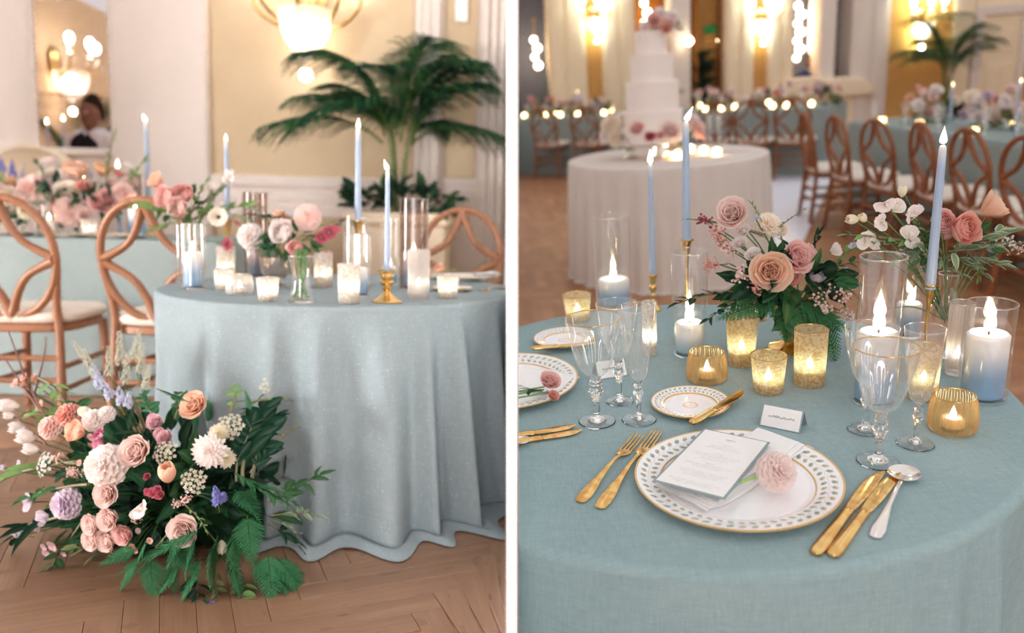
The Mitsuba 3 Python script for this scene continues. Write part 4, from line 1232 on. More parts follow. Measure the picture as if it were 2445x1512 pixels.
# bouquet B: peonies in the silver bowl
key = thing('flower_bouquet', 'full bouquet of blush peonies and white blooms in the silver footed bowl', 'flowers')
Y = pb[1]
bl = fl([('peony', 'blush', 735, 520, 35, -.06, (.25, -1, .35)), ('peony', 'white', 600, 565, 34, -.02, (-.5, -1, .1)), ('ranunculus', 'white', 676, 556, 32, -.08, (-.1, -1, .25)), ('ranunculus', 'pink', 707, 592, 21, -.11, (0, -1, .1)), ('rose', 'peach', 664, 517, 15, 0, None), ('rose', 'peach', 684, 519, 13, 0, None),
         ('hellebore', 'burgundy', 766, 566, 16, -.06, (.4, -1, -.1)), ('hellebore', 'burgundy', 784, 556, 17, -.05, (.5, -1, .1)), ('hellebore', 'rose', 800, 551, 13, -.04, None), ('hellebore', 'burgundy', 541, 582, 9, 0, None), ('berry_sprig', 'blush', 778, 598, 11, -.04, (.5, -.4, -.5)), ('berry_sprig', 'blush', 800, 528, 10, 0, (.6, -.2, .5)), ('blossom', 'blue', 694, 517, 8, -.03, None), ('berry_sprig', 'rose', 575, 540, 8, 0, (-.6, -.2, .5)), ('peony', 'white', 605, 595, 18, .02, None)], Y)
P = lambda x, y, d=0: PL(x, y, Y + d)
bouquet(key, bl, (P(690, 565, .0), (.10, .06, .045)), pb + [0, 0, hb * .8], 46, ('dark', 'dark', 'mid'), (.03, .06), ferns=[(P(660, 590, -.06), P(625, 605, -.1), 0), (P(720, 600, -.05), P(735, 640, -.09), 1), (P(650, 585, -.05), P(612, 585, -.09), 2)],
        sprigs=[(P(650, 540), P(606, 488), 'grey', 12, dict(l=.26)), (P(640, 560), P(565, 500), 'varieg', 10, dict(l=.28)), (P(770, 560), P(815, 520), 'mid', 7, {}), (P(680, 530), P(600, 500), 'dark', 9, dict(l=.3))], seed=5)
# plates and linen at the right end
p = L_at(1110, 668); k = sL(p)
plate(p, .135, 'white charger plate with a folded napkin at the right end of the grey blue table', left_clip=True)
p2 = L_at(1079, 695)
plate(p2, .068, 'small bread plate half behind the crackled silver votive cup', True, left_clip=True)
def napkin(M, w, d, label, layers=4, seed=0, left_clip=None):
    t = thing('napkin', label, 'napkin'); r = np.random.default_rng(seed); ms = []; us = []
    n1, n2 = 26, 18
    for i in range(layers):
        u, v = np.meshgrid(np.linspace(-.5, .5, n1), np.linspace(-.5, .5, n2), indexing='ij')
        ww, dd = w * (1 - .03 * i), d * (1 - .05 * i + .03 * r.random())
        z = .0022 + i * .0034 + .004 * meshkit.noise(np.stack([u * 3 + i, v * 4, 0 * u], -1), seed + i) + .004 * np.exp(-((u + .5) / .08) ** 2) * (layers - i) / layers
        top = np.stack([u * ww, v * dd + .006 * np.sin(u * 7 + i), z], -1)
        bot = top.copy(); bot[..., 2] -= .0012
        g = grid(np.concatenate([top, bot[:, ::-1]], 1), close_v=True)
        ms.append(g); us.append(np.concatenate([top, bot[:, ::-1]], 1).reshape(-1, 3)[:, :2])
    g = cat(ms); uv = np.vstack(us)
    g = xf(g, M)
    if left_clip is not None: g, uv = clip(g, None, left_clip, uv=uv)
    part(t, 'linen', S(g, 'm_linen', True, uv=uv))
    return t
napkin(tr(L_at(1160, 668) + [0, 0, .014]) @ rz(.5) @ ry(-.1), .10, .07, 'folded white napkin on the charger at the right end of the grey blue table', seed=4, left_clip=True)
q = PL(1052, 644, L_at(1052, 668)[1])
t = thing('ranunculus_stem', 'single peach bloom lying on the charger near the crossback chair', 'flower')
part(t, 'bloom', shp('ranunculus', 'peach', 1), aim(q, (-.2, -.6, .6), 0, .021)); part(t, 'stalk', S(colored(tube([q, q + [.03, .01, .003], q + [.06, .02, -.004]], .002, 5), srgb(150, 180, 110)), 'm_stem', True))
cutlery('fork', L_at(1206, 689) + [0, 0, 0], L_at(1140, 697), 'gilt fork lying at the right edge of the grey blue table', left_clip=True)

# ---------------- back table with its flowers
BZ = .745
yb0 = 3.62
a = PL(-40, 578, yb0)[0] - 1.0; b = PL(522, 578, yb0)[0]
m, uv = rect_cloth(a, b, yb0, yb0 + .85, BZ, seed=1, amp=.012, waves=7)
solo('tablecloth', S(m, 'm_cloth_far', True, uv=uv), 'dull blue cloth on the long table behind the left chairs', 'tablecloth')
t = thing('banquet_table', 'long table under the dull blue cloth behind the left chairs', 'table')
part(t, 'table_top', S(box(a + .03, b - .03, yb0 + .03, yb0 + .82, BZ - .035, BZ - .003, .004), 'm_wall_white', False))
for x in (a + .2, b - .2):
    for y in (yb0 + .12, yb0 + .72): part(t, 'leg', S(tube([(x, y, 0), (x, y, BZ - .035)], .02, 10), 'm_dark', True))
def B(x, y, d=.35): return PL(x, y, yb0 + d)
def Bon(x, d): 
    q = PL(x, 560, yb0 + d); return np.array([q[0], q[1], BZ])
for x, d in ((112, .10), (86, .08), (60, .22)):
    p = Bon(x, d); stemware(p, 'flute', .2, .03, 'plain champagne flute on the back table, %s' % {112: 'nearest the glass candle jar', 86: 'second from the glass candle jar', 60: 'behind the other two flutes'}[x], gold=False)
p = Bon(119, .2); k = sL(p)
hurricane(p, 20 / k, 72 / k, 'glass candle jar on the back table right of the flutes'); pillar(p + [0, 0, .0065], 16 / k, 34 / k, 'white pillar candle in the glass jar on the back table', top=(252, 246, 238), bot=(250, 240, 226))
p = Bon(214, .13); k = sL(p); votive(p, 18 / k, 42 / k, 'frosted votive cup on the back table in front of the pink roses', 'silver')
p = Bon(328, .3); k = sL(p); pillar(p, 20 / k, 68 / k, 'wide blue pillar candle on the back table, above the middle chair', fh=.06, k=30)
p = Bon(285, .12); plate(p, .12, 'white plate on the back table above the middle chair'); p = Bon(165, .10); plate(p, .085, 'small plate on the back table below the flowers', True)
p = Bon(20, .12); plate(p, .12, 'white plate on the back table at the left edge of the picture')
p = Bon(357, .62); k = sL(p)
candlestick(p, .13, .035, 'brass candlestick on the back table behind the pink ranunculus', 'tall'); taper(p + [0, 0, .122], 6 / k, max(.1, PL(357, 290, p[1])[2] - p[2] - .122), 'thin pale blue taper standing before the white pilaster on the back table', lean=-.4, fl=.04)
p = Bon(322, .58); k = sL(p)
t = thing('glass_cylinder', 'brownish glass cylinder on the back table right of the garland', 'candle holder')
part(t, 'glass_wall', S(lathe([(18 / k, .002), (18 / k, PL(322, 415, p[1])[2] - p[2])], 32), 'm_glass_smoke', True), tr(p))
for x, y, lab in ((203, 408, 'right of the orange ranunculus'), (287, 383, 'at the right end of the garland')):
    p = Bon(x, .7); k = sL(p); hgt = PL(x, y, p[1])[2] - p[2]
    taper(p, .011, hgt - .04, 'slim taper lost in the back garland, %s' % lab, fl=.045)
key = thing('flower_garland', 'long garland of blush roses, peonies and greenery along the back table', 'flowers')
bl = fl([('peony', 'blush', 86, 458, 34, 0, None), ('peony', 'cream', 28, 482, 30, 0, None), ('peony', 'white', 163, 440, 30, .1, None), ('ranunculus', 'peach', 182, 417, 22, .1, None), ('ranunculus', 'orange', 245, 412, 16, .15, None), ('ranunculus', 'orange', 30, 441, 15, .1, None), ('rose', 'coral', 201, 450, 16, 0, None), ('rose', 'cream', 165, 468, 26, 0, None),
         ('peony', 'blush', 172, 506, 32, -.05, None), ('rose', 'pink', 238, 491, 24, -.05, None), ('rose', 'pink', 258, 478, 20, -.03, None), ('peony', 'blush', 293, 466, 24, 0, None), ('rose', 'blush', 268, 445, 16, .1, None), ('rose', 'cream', 120, 425, 20, .15, None), ('peony', 'white', 120, 395, 18, .25, None), ('rose', 'blush', 60, 475, 24, -.02, None), ('peony', 'blush', -10, 470, 30, 0, None), ('rose', 'blush', 200, 515, 16, -.1, None), ('rose', 'coral', 282, 420, 12, .15, None), ('rose', 'blush', 310, 440, 14, .1, None), ('ranunculus', 'coral', 140, 500, 14, -.05, None),
         ('delphinium', 'violet', 8, 412, 8, .1, (-.1, -.2, 1)), ('delphinium', 'violet', 32, 425, 8, .15, (.1, -.2, 1)), ('delphinium', 'lilac', 55, 428, 7, .2, (.2, -.2, 1)), ('stock', 'lilac', 215, 425, 8, .2, (0, -.2, 1)), ('rose', 'cream', 135, 465, 20, .05, None), ('blossom', 'white', 305, 400, 9, .2, None), ('peony', 'ivory', 65, 505, 18, -.08, None)], yb0 + .3, 1.3)
bouquet(key, bl, (B(150, 490, .35), (.46, .16, .10)), B(150, 555, .4), 110, ('dark', 'dark', 'mid'), (.05, .10), stems=False, seed=8,
        sprigs=[(B(250, 450), B(256, 315), 'light', 10, dict(l=.16)), (B(310, 450), B(330, 380), 'light', 8, {}), (B(20, 460), B(0, 400), 'light', 8, {}), (B(110, 450), B(100, 390), 'mid', 8, {})])
# candles seen only in the mirror
t = thing('pedestal_table', 'small round stand with two tapers reflected in the tall mirror', 'table')
def virt(x, y, L): return PL(x, y, L) * [1, -1, 1] + [0, 2 * (WALL + .03), 0]
c = virt(132, 420, 6.6)
part(t, 'top', S(lathe([(0, c[2] - .03), (.24, c[2] - .03), (.25, c[2] - .015), (.24, c[2]), (0, c[2])], 40), 'm_wall_white', 40), tr(c[0], c[1], 0)); part(t, 'post', S(lathe([(0, 0), (.2, 0), (.05, .05), (.04, c[2] - .03), (0, c[2] - .03)], 24), 'm_wall_white', 40), tr(c[0], c[1], 0))
for x, y in ((112, 296), (151, 288)):
    q = virt(x, y, 6.6); taper(np.array([q[0], c[1], c[2]]), .013, q[2] - c[2], 'taper reflected in the tall mirror, %s of two' % ('left' if x < 130 else 'right'), fl=.05)
# ---------------- chairs
def chL(x, yseat, Y, rot, lab, cut=None):
    q = PL(x, yseat, Y); chair(tr(q[0], Y + .2, 0) @ rz(rot), lab, 'm_chair', 'crossback chairs in the left hall', cut)
chL(22, 740, 3.02, .06, 'crossback wooden chair cut by the left edge, before the dull blue cloth')
chL(382, 740, 3.02, -.06, 'crossback wooden chair in the middle, partly behind the round table')
q = PL(1085, 600, 3.72)
chair(tr(q[0], 3.52, 0) @ rz(PI - .12), 'crossback wooden chair facing the round table from behind, near the right column', 'm_chair', 'crossback chairs in the left hall', True)

# ---------------- palm in its planter
t = thing('planter', 'cream planter box below the palm against the wall', 'planter')
a, b = PL(838, 520, 5.0), PL(1066, 520, 5.0); zp_ = PL(955, 508, 4.9)[2]
part(t, 'box', S(cat([box(a[0], b[0], 4.9, 5.4, 0, zp_ - .08, .01), box(a[0] - .03, b[0] + .03, 4.87, 5.43, zp_ - .08, zp_, .015), box(a[0] - .02, b[0] + .02, 4.88, 5.42, 0, .08, .01)]), 'm_wall_cream', False))
part(t, 'soil', S(box(a[0] + .03, b[0] - .03, 4.93, 5.37, zp_ - .01, zp_ + .005), 'm_dark', False))
pp = np.array([PL(948, 500, 5.1)[0], 5.1, zp_])
palm(pp, 1.27, 'large kentia palm standing in the cream planter box', 3, 22, ymax=WALL - .03, cut=True)
key = thing('planter_shrub', 'low dark green foliage filling the planter under the palm', 'plant')
for i in range(120):
    r_ = rng.random(2); p = np.array([a[0] + (b[0] - a[0]) * (-.05 + 1.1 * r_[0]), 4.93 + .3 * r_[1], zp_ + .02 + .17 * rng.random() * (1 - abs(r_[0] - .5))])
    d = np.array([(r_[0] - .5) * 1.4, -.7, .5]) + rng.normal(0, .4, 3); m, _ = lay(p, p + d / np.linalg.norm(d), up=(0, -.6, .8))
    part(key, 'leaf', leafshp('dark' if i % 3 else 'mid', i % 3), m @ sc(rng.uniform(.08, .15)))
# ---------------- wall lamps
p = PL(745, 10, WALL + .01)
sconce(p, 'bright crystal wall lamp on the tan panel above the palm', s=1.5, k=16, arms=5, BULB=BULB_L)
p = virt(168, 150, 10.3); p[0] = -5.98
sconce(p, 'wall lamp reflected in the tall mirror', M=tr(p) @ rz(PI / 2), s=1.8, k=20, arms=3, BULB=BULB_L)

# ---------------- the person reflected in the mirror
def bones(segs, sub=.02, it=12, n=20):
    import manifold3d as m3
    out = m3.Manifold()
    for a, ra, b, rb in segs:
        s1 = m3.Manifold.sphere(ra, n).translate([float(x) for x in a]); s2 = m3.Manifold.sphere(rb, n).translate([float(x) for x in b])
        out += m3.Manifold.batch_hull([s1, s2])
    mm = out.refine_to_length(sub).to_mesh(); tm = trimesh.Trimesh(np.array(mm.vert_properties)[:, :3], np.array(mm.tri_verts), process=True)
    trimesh.smoothing.filter_taubin(tm, iterations=it)
    return np.array(tm.vertices), np.array(tm.faces)
def person(M, label, shirt, vest, skin='m_skin'):
    t = thing('person', label, 'person')
    H = lambda *a: np.array(a, float)
    body = [(H(0, 0, 1.60), .085, H(0, -.01, 1.66), .09), (H(0, .01, 1.45), .05, H(0, 0, 1.58), .055)]
    for s in (-1, 1):
        wr = H(s * .24, -.14, .98)
        body += [(H(s * .25, -.02, 1.08), .035, wr, .026), (wr, .028, wr + [s * -.01, -.05, -.05], .03)]
        for i, o in enumerate((-.024, -.008, .008, .024)):
            f0 = wr + [s * -.01 + o, -.06, -.06]; body.append((f0, .0085, f0 + [0, -.02, -.045 + .006 * abs(i - 1.5)], .008)); body.append((f0 + [0, -.02, -.045], .008, f0 + [0, -.012, -.075], .007))
        body.append((wr + [s * -.03, -.03, -.03], .01, wr + [s * -.05, -.055, -.06], .009))
    body += [(H(0, -.085, 1.625), .012, H(0, -.1, 1.595), .014), (H(.088, 0, 1.62), .015, H(.09, 0, 1.59), .012), (H(-.088, 0, 1.62), .015, H(-.09, 0, 1.59), .012), (H(0, -.03, 1.56), .055, H(0, -.055, 1.545), .035)]
    part(t, 'body', S(bones(body, .012), skin, True), M)
    sh = [(H(-.13, 0, 1.40), .085, H(.13, 0, 1.40), .085), (H(-.1, 0, 1.40), .11, H(-.09, 0, 1.0), .10), (H(.1, 0, 1.40), .11, H(.09, 0, 1.0), .10)]
    for s in (-1, 1): sh += [(H(s * .19, 0, 1.40), .07, H(s * .27, .03, 1.15), .058), (H(s * .27, .03, 1.15), .056, H(s * .24, -.12, 1.02), .042)]
    part(t, 'shirt', S(bones(sh), shirt, True), M)
    ve = [(H(-.07, 0, 1.36), .128, H(-.065, 0, 1.02), .115), (H(.07, 0, 1.36), .128, H(.065, 0, 1.02), .115)]
    part(t, 'waistcoat', S(bones(ve), vest, True), M)
    tr_ = []
    for s in (-1, 1): tr_ += [(H(s * .08, 0, .98), .115, H(s * .10, 0, .52), .075), (H(s * .10, 0, .52), .072, H(s * .11, .02, .1), .055), ]
    part(t, 'trousers', S(bones(tr_ + [(H(-.06, 0, 1.0), .11, H(.06, 0, 1.0), .11)]), 'm_vest', True), M)
    for s in (-1, 1): part(t, 'shoe', S(bones([(H(s * .11, .04, .045), .045, H(s * .12, -.14, .035), .034)]), 'm_dark', True), M)
    part(t, 'hair', S(bones([(H(0, .02, 1.70), .094, H(0, .04, 1.64), .09), (H(0, .03, 1.76), .06, H(0, .05, 1.72), .06)]), 'm_dark', True), M)
    for s in (-1, 1): part(t, 'eye', S(xf(ball(.012, 1), tr(s * .034, -.082, 1.64)), 'm_white', True), M)
    part(t, 'mouth', S(xf(ball(.02, 1), tr(0, -.094, 1.563) @ sc(1, .3, .3)), 'm_dark', True), M)
    return t
c = virt(218, 300, 8.0)
person(tr(c[0], c[1], 0) @ rz(.3 + PI) @ sc(1.12), 'person in a white shirt and dark waistcoat reflected in the tall mirror', 'm_shirt', 'm_vest')
palm(virt(190, 420, 9.3) * [1, 1, 0] + [0, 0, .4], 1.9, 'dark palm reflected in the tall mirror behind the person', 9, 10)

# ================================================================== the flower arrangement on the floor
key = thing('floor_arrangement', 'big mound of roses, peonies, ferns and greenery on the parquet before the round table', 'flower arrangement')
def FY(x, y):
    q = 1 - ((x - 390) / 420) ** 2 - ((y - 1190) / 300) ** 2
    return 2.02 - .28 * math.sqrt(max(q, 0))
def FP(x, y, d=0.0):
    yy = FY(x, y) + d
    if y > 1150: yy = min(yy, onL(x, y, .008)[1])
    return PL(x, y, yy)
bl = []
def ff(kind, col, x, y, rp, d=None, dy=0.0):
    p = FP(x, y, dy); bl.append((kind, col, p, 1.12 * rp / sL(p), d if d is not None else ((x - 400) / 420, -1.0, (1230 - y) / 420 + .12)))
ff('peony', 'white', 258, 1112, 49, dy=-.03); ff('spray_rose', 'blush', 335, 1080, 37, dy=-.02); ff('peony', 'coral', 166, 992, 28); ff('peony', 'blush', 124, 1022, 28); ff('ranunculus', 'peach', 188, 1034, 24, dy=-.03)
ff('peony', 'white', 226, 1004, 26); ff('peony', 'white', 256, 990, 20); ff('tulip', 'ivory', 203, 984, 13, (1, -.3, -.1)); ff('sweet_pea', 'magenta', 243, 1036, 22); ff('sweet_pea', 'magenta', 247, 1060, 16); ff('sweet_pea', 'pink', 222, 1052, 13)
for x, y, r in ((17, 968, 15), (40, 1021, 14), (60, 1043, 16), (71, 1073, 13), (20, 992, 9)): ff('bud', 'white', x, y, r, (-.7, -.6, .25))
for x, y, r in ((42, 918, 12), (62, 904, 11), (102, 971, 13), (69, 991, 9), (84, 900, 7), (58, 922, 9), (194, 1106, 8)): ff('blossom', 'coral', x, y, r)
for x, y, r, d in ((240, 925, 13, (-.1, -.3, 1)), (268, 950, 13, (-.25, -.5, 1)), (290, 965, 12, (.15, -.5, 1)), (305, 968, 11, (.4, -.5, .8))): ff('delphinium', 'blue', x, y, r, d)
for x, y, r, d in ((232, 905, 8, (-.35, -.1, 1)), (262, 900, 8, (.05, -.1, 1)), (288, 875, 9, (.02, -.05, 1)), (318, 860, 8, (.25, 0, 1)), (335, 895, 8, (.1, 0, 1)), (212, 870, 7, (-.6, 0, .9)), (300, 920, 8, (.1, 0, 1)), (345, 930, 7, (.3, -.1, 1))): ff('seed_sprig', 'sage', x, y, r * 1.3, d, .03)
ff('rose', 'blush', 262, 1180, 33, (-.2, -1, .2), -.03); ff('peony', 'lilac', 163, 1203, 36)
for x, y, r, c in ((230, 1248, 25, 'blush'), (270, 1236, 28, 'blush'), (231, 1283, 26, 'blush'), (266, 1286, 27, 'blush'), (304, 1272, 25, 'pink')): ff('spray_rose', c, x, y, r, dy=-.03)
ff('sweet_pea', 'white', 340, 1207, 26, dy=-.02); ff('blossom', 'lilac', 80, 1199, 22); ff('sweet_pea', 'lilac', 116, 1234, 20); ff('stock', 'lilac', 55, 1278, 9, (-.8, -.3, .3)); ff('stock', 'lilac', 92, 1262, 9, (-.3, -.5, .5)); ff('stock', 'lilac', 12, 1118, 7, (-.9, -.2, .2)); ff('blossom', 'lilac', 50, 1108, 9); ff('blossom', 'lilac', 35, 1125, 8)
for x, y, r in ((130, 1300, 14), (117, 1318, 13), (108, 1304, 9), (155, 1320, 8)): ff('hellebore', 'mauve', x, y, r, (-.3, -.8, -.3))
ff('lace_flower', 'white', 101, 1108, 27); ff('berry_sprig', 'blush', 140, 1104, 15, (.3, -.6, .6)); ff('berry_sprig', 'blush', 165, 1130, 14, (.4, -.6, .4)); ff('berry_sprig', 'blush', 200, 1130, 12)
ff('tulip', 'peach', 399, 1128, 19, (.1, -.45, 1), -.04)
for x, y, r in ((365, 1178, 13), (384, 1182, 13), (376, 1168, 11), (352, 1174, 9)): ff('small_blossom', 'rose', x, y, r, dy=-.02)
ff('rose', 'peach', 470, 973, 34, (-.1, -.8, .6)); ff('dahlia', 'white', 500, 1078, 42, (.1, -1, .1), -.04); ff('dahlia', 'ivory', 522, 1036, 25); ff('dahlia', 'ivory', 540, 1095, 23); 
ff('lace_flower', 'ivory', 550, 1017, 27); ff('lace_flower', 'ivory', 648, 923, 22, (.5, -.9, .3), .02); ff('lace_flower', 'ivory', 391, 1080, 25, dy=-.02); ff('lace_flower', 'ivory', 461, 1149, 26, dy=-.03)
for x, y, r in ((375, 1012, 18), (398, 1049, 19), (384, 1036, 13), (366, 1002, 12)): ff('spray_rose', 'mauve', x, y, r)
ff('delphinium', 'violet', 520, 1200, 13, (.1, -.6, 1), -.05); ff('delphinium', 'violet', 532, 1190, 11, (.3, -.7, .5), -.04); ff('rose', 'blush', 441, 1264, 38, (.05, -1, .1), -.06)
ff('berry_sprig', 'blush', 450, 1190, 15, None, -.03); ff('berry_sprig', 'blush', 335, 1235, 12); ff('berry_sprig', 'blush', 430, 1200, 14)
for x, y, r in ((318, 1305, 9), (325, 1313, 8), (360, 1290, 8), (306, 1310, 7)): ff('hellebore', 'coral', x, y, r, dy=-.05)
ff('tulip', 'ivory', 530, 1309, 11, (.1, -.2, -1), -.06); ff('sweet_pea', 'white', 335, 1265, 8); ff('small_blossom', 'rose', 352, 1138, 10)
sp = []
def fs(x0, y0, x1, y1, col, n, d0=0, d1=0, **kw): sp.append((FP(x0, y0, d0), FP(x1, y1, d1), col, n, kw))
fs(590, 1150, 612, 960, 'dark', 15, -.03, 0, l=.42, w=.6); fs(590, 1140, 655, 980, 'dark', 13, -.04, 0, l=.4); fs(600, 1130, 640, 1070, 'dark', 9, -.06, -.04, l=.55); fs(570, 1150, 590, 1000, 'dark', 11, -.02, 0, l=.4)
fs(640, 1200, 752, 1122, 'mid', 8, .0, -.04, l=.5); fs(640, 1230, 765, 1215, 'varieg', 11, 0, -.02, l=.32); fs(650, 1240, 720, 1265, 'varieg', 9, 0, -.02, l=.35); fs(640, 1250, 720, 1290, 'dark', 8, 0, -.03, l=.55); fs(620, 1170, 705, 1190, 'mid', 7, 0, -.03, l=.5)
fs(180, 1110, 5, 1100, 'light', 11, .0, .0, l=.24); fs(150, 1010, 90, 950, 'light', 9, 0, 0, l=.28); fs(160, 1230, 40, 1250, 'dark', 8, 0, 0, l=.5); fs(200, 1160, 55, 1160, 'mid', 8, 0, 0, l=.32); fs(190, 1250, 120, 1330, 'mid', 8, 0, -.03, l=.4)
fs(280, 1330, 190, 1290, 'olive', 8, -.03, -.02, l=.5); fs(420, 1000, 420, 930, 'mid', 9, 0, 0, l=.3); fs(380, 1010, 340, 930, 'fern', 9, 0, 0, l=.3); fs(560, 1000, 545, 905, 'light', 9, 0, 0, l=.2); fs(600, 960, 700, 935, 'light', 4, 0, .03, l=.1); fs(620, 1080, 700, 1000, 'olive', 9, 0, 0, l=.12)
fs(500, 1340, 530, 1420, 'olive', 8, -.05, -.10, l=.35); fs(470, 1370, 480, 1430, 'dark', 6, -.05, -.08, l=.55); fs(560, 1380, 590, 1435, 'light', 8, -.06, -.1, l=.35); fs(430, 1250, 330, 1330, 'light', 8, -.06, -.08, l=.14); fs(440, 1200, 500, 1260, 'light', 7, -.06, -.08, l=.22); fs(230, 1000, 180, 945, 'mid', 8, 0, 0, l=.35); fs(90, 900, 170, 960, 'light', 8, 0, 0, l=.25)
fe = []
def fg(x0, y0, x1, y1, v, d0=-.07, d1=-.13): fe.append((FP(x0, y0, d0), FP(x1, y1, d1), v))
for q in ((430, 1290, 395, 1345, 0), (470, 1270, 420, 1355, 1), (560, 1260, 575, 1370, 0), (560, 1130, 680, 1190, 2), (590, 1150, 690, 1170, 0), (560, 1170, 620, 1210, 1), (390, 1310, 290, 1340, 1), (360, 1330, 360, 1420, 0), (330, 1340, 290, 1395, 2), (400, 1350, 420, 1400, 1), (640, 1340, 700, 1410, 0), (650, 1340, 745, 1370, 1), (640, 1320, 650, 1420, 2), (330, 1310, 250, 1335, 0), (450, 960, 390, 930, 2), (520, 1280, 480, 1390, 1), (590, 1230, 600, 1330, 0), (600, 980, 590, 940, 2), (480, 1260, 370, 1310, 0), (480, 1330, 430, 1425, 2), (440, 1330, 370, 1405, 0), (540, 1330, 600, 1415, 1), (600, 1340, 690, 1395, 2), (330, 1340, 275, 1392, 1), (410, 1300, 470, 1360, 0), (350, 1290, 310, 1370, 2), (660, 1330, 735, 1400, 1)): fg(*q)
bouquet(key, bl, (PL(410, 1190, 2.02), (.30, .15, .24)), PL(410, 1280, 2.06), 290, ('dark', 'dark', 'dark', 'mid', 'fern'), (.06, .105), ferns=fe, sprigs=sp, seed=21, stalk=(70, 104, 60))
# bare twigs at the far left
ms = []
for pts in (((100, 985), (60, 930), (5, 845)), ((75, 950), (45, 860), (20, 790)), ((80, 950), (105, 850), (110, 805)), ((110, 1060), (40, 1000), (-10, 960)), ((110, 1000), (75, 930), (70, 900))):
    ms.append(colored(tube(bez([FP(*q, .0) for q in pts], 6), np.linspace(.0032, .0014, 13), 5), srgb(112, 76, 66)))
part(key, 'twigs', S(cat(ms), 'm_stem', True))
part(key, 'dark_core', S(colored(xf(ball(1, 3), tr(PL(405, 1235, 2.05)) @ sc(.27, .10, .2)), srgb(28, 48, 32)), 'm_vc', True))  # plain dark ball filling the middle of the foliage
q = onL(497, 1436, .0015); t = solo('fallen_petal', S(petal(.016, .005, 1.5, 1.6, 0, .1, c0=srgb(*PAL['violet'][0]), c1=srgb(*PAL['violet'][1])), 'm_petal', True), 'tiny fallen violet petal on the parquet in front of the floor arrangement', 'petal', tr(q))
# ================================================================== RIGHT HALL
W = WR
TR = .75
RC, RR = (.360, 1.535), .640
sR = lambda p: F / depR(p)
def R_at(x, yb): return onR(x, yb, TR)
fr = np.random.default_rng(5)
folds = []
for px, py, out, w in ((1300, 1480, .010, .10), (1480, 1500, .012, .12), (1760, 1500, .010, .16), (1960, 1500, .012, .12), (2140, 1460, .02, .10), (2262, 1390, .04, .05), (2350, 1330, .07, .05), (2415, 1250, .08, .05), (2450, 1120, .07, .05)):
    q = onR(px, py, TR); folds.append((math.atan2(q[1] - RC[1], q[0] - RC[0]), out, w))
for i in range(12): folds.append((.1 + i * .25 + fr.uniform(-.05, .05), .05, .07))
m, uv = drape(RC, RR, TR, folds, .0, rows=36, seed=9, flare=.0, left=False, rnd=.016, n=480)
solo('tablecloth', S(m, 'm_cloth_right', True, uv=uv), 'teal blue woven cloth on the front round table set with plates and goblets', 'tablecloth')
t = thing('round_table', 'round table under the teal blue woven cloth', 'table')
part(t, 'table_top', S(clip(lathe([(0, TR - .03), (RR - .03, TR - .03), (RR - .022, TR - .02), (RR - .022, TR - .008), (RR - .03, TR - .002), (0, TR - .002)], 64), tr(RC[0], RC[1], 0), False), 'm_wall_white', 40))
part(t, 'pedestal', S(lathe([(0, 0), (.28, 0), (.28, .03), (.06, .06), (.05, TR - .03), (0, TR - .03)], 40), 'm_wall_white', 40), tr(RC[0], RC[1], 0))
EPS = np.array([0, 0, .0004])

# ---------------- the near place setting
pc = onR(1758, 1140, TR + .012) * [1, 1, 0] + [0, 0, TR]
plate(pc + EPS, .165, 'large leaf rimmed charger plate holding the menu card and a blush ranunculus')
zp = TR + .0052
def on(x, y, z=zp): return onR(x, y, z)
# napkin folded under the card
a, b = on(1640, 1190), on(1865, 1060); M, Ln = lay(a, b)
napkin(tr((a + b) / 2 * [1, 1, 0] + [0, 0, zp]) @ np.block([[M[:3, :3], np.zeros((3, 1))], [np.zeros((1, 3)), 1]]), Ln * 1.12, .105, 'white linen napkin folded under the menu card on the near charger plate', 5, 3)
# menu card: grey blue backing, white sheet, lettering
zc = zp + .0235
c0, c1, c3 = on(1558, 1148, zc), on(1731, 1193, zc), on(1690, 1025, zc)
ex = (c1 - c0); wC = np.linalg.norm(ex); ex /= wC
ey = np.cross([0, 0, 1.0], ex); hC = float((c3 - c0) @ ey)
MC = np.eye(4); MC[:3, 0], MC[:3, 1], MC[:3, 2], MC[:3, 3] = ex, ey, (0, 0, 1), c0
t = thing('menu_card', 'white menu card on a grey blue backing lying across the near charger plate', 'card')
part(t, 'backing', S(box(0, wC, 0, hC, -.0012, 0, .0003), 'm_card_blue', False), MC)
q = .0042
part(t, 'sheet', S(box(q, wC - q, q, hC - q, .0001, .0009, .0002), 'm_paper', False), MC)
def lettering(t, M, rows, z=.0010, align='c'):
    for text, x, y, hgt in rows:
        g = meshkit.text_mesh(text, hgt, .0002); v = np.array(g.vertices); v[:, 0] -= (v[:, 0].min() + v[:, 0].max()) / 2
        part(t, 'lettering', S((v + [x, y, z], np.array(g.faces)), 'm_ink', False), M)
def scribble(M, t, x, y, w, n, h, seed, name='script_line'):
    r = np.random.default_rng(seed); P = []
    for i in range(n * 6 + 1):
        u = i / (n * 6); P.append((x - w / 2 + w * u, y + h * (.5 * math.sin(i * 2.1 + r.random()) + r.uniform(-.35, .35)), .00105))
    part(t, name, S(tube(bez(P, 2), h * .09, 4), 'm_ink', False), M)
lettering(t, MC, [('MENU', wC * .5, hC * .86, .0042)])
for i, (v, w) in enumerate(((.77, .18), (.735, .42), (.70, .5), (.61, .12), (.575, .66), (.54, .58), (.505, .4), (.43, .14), (.395, .66), (.36, .44), (.28, .7), (.245, .6), (.21, .5), (.12, .72), (.085, .55))):
    scribble(MC, t, wC * .5, hC * v, wC * w, max(5, int(w * 36)), .0016, i)
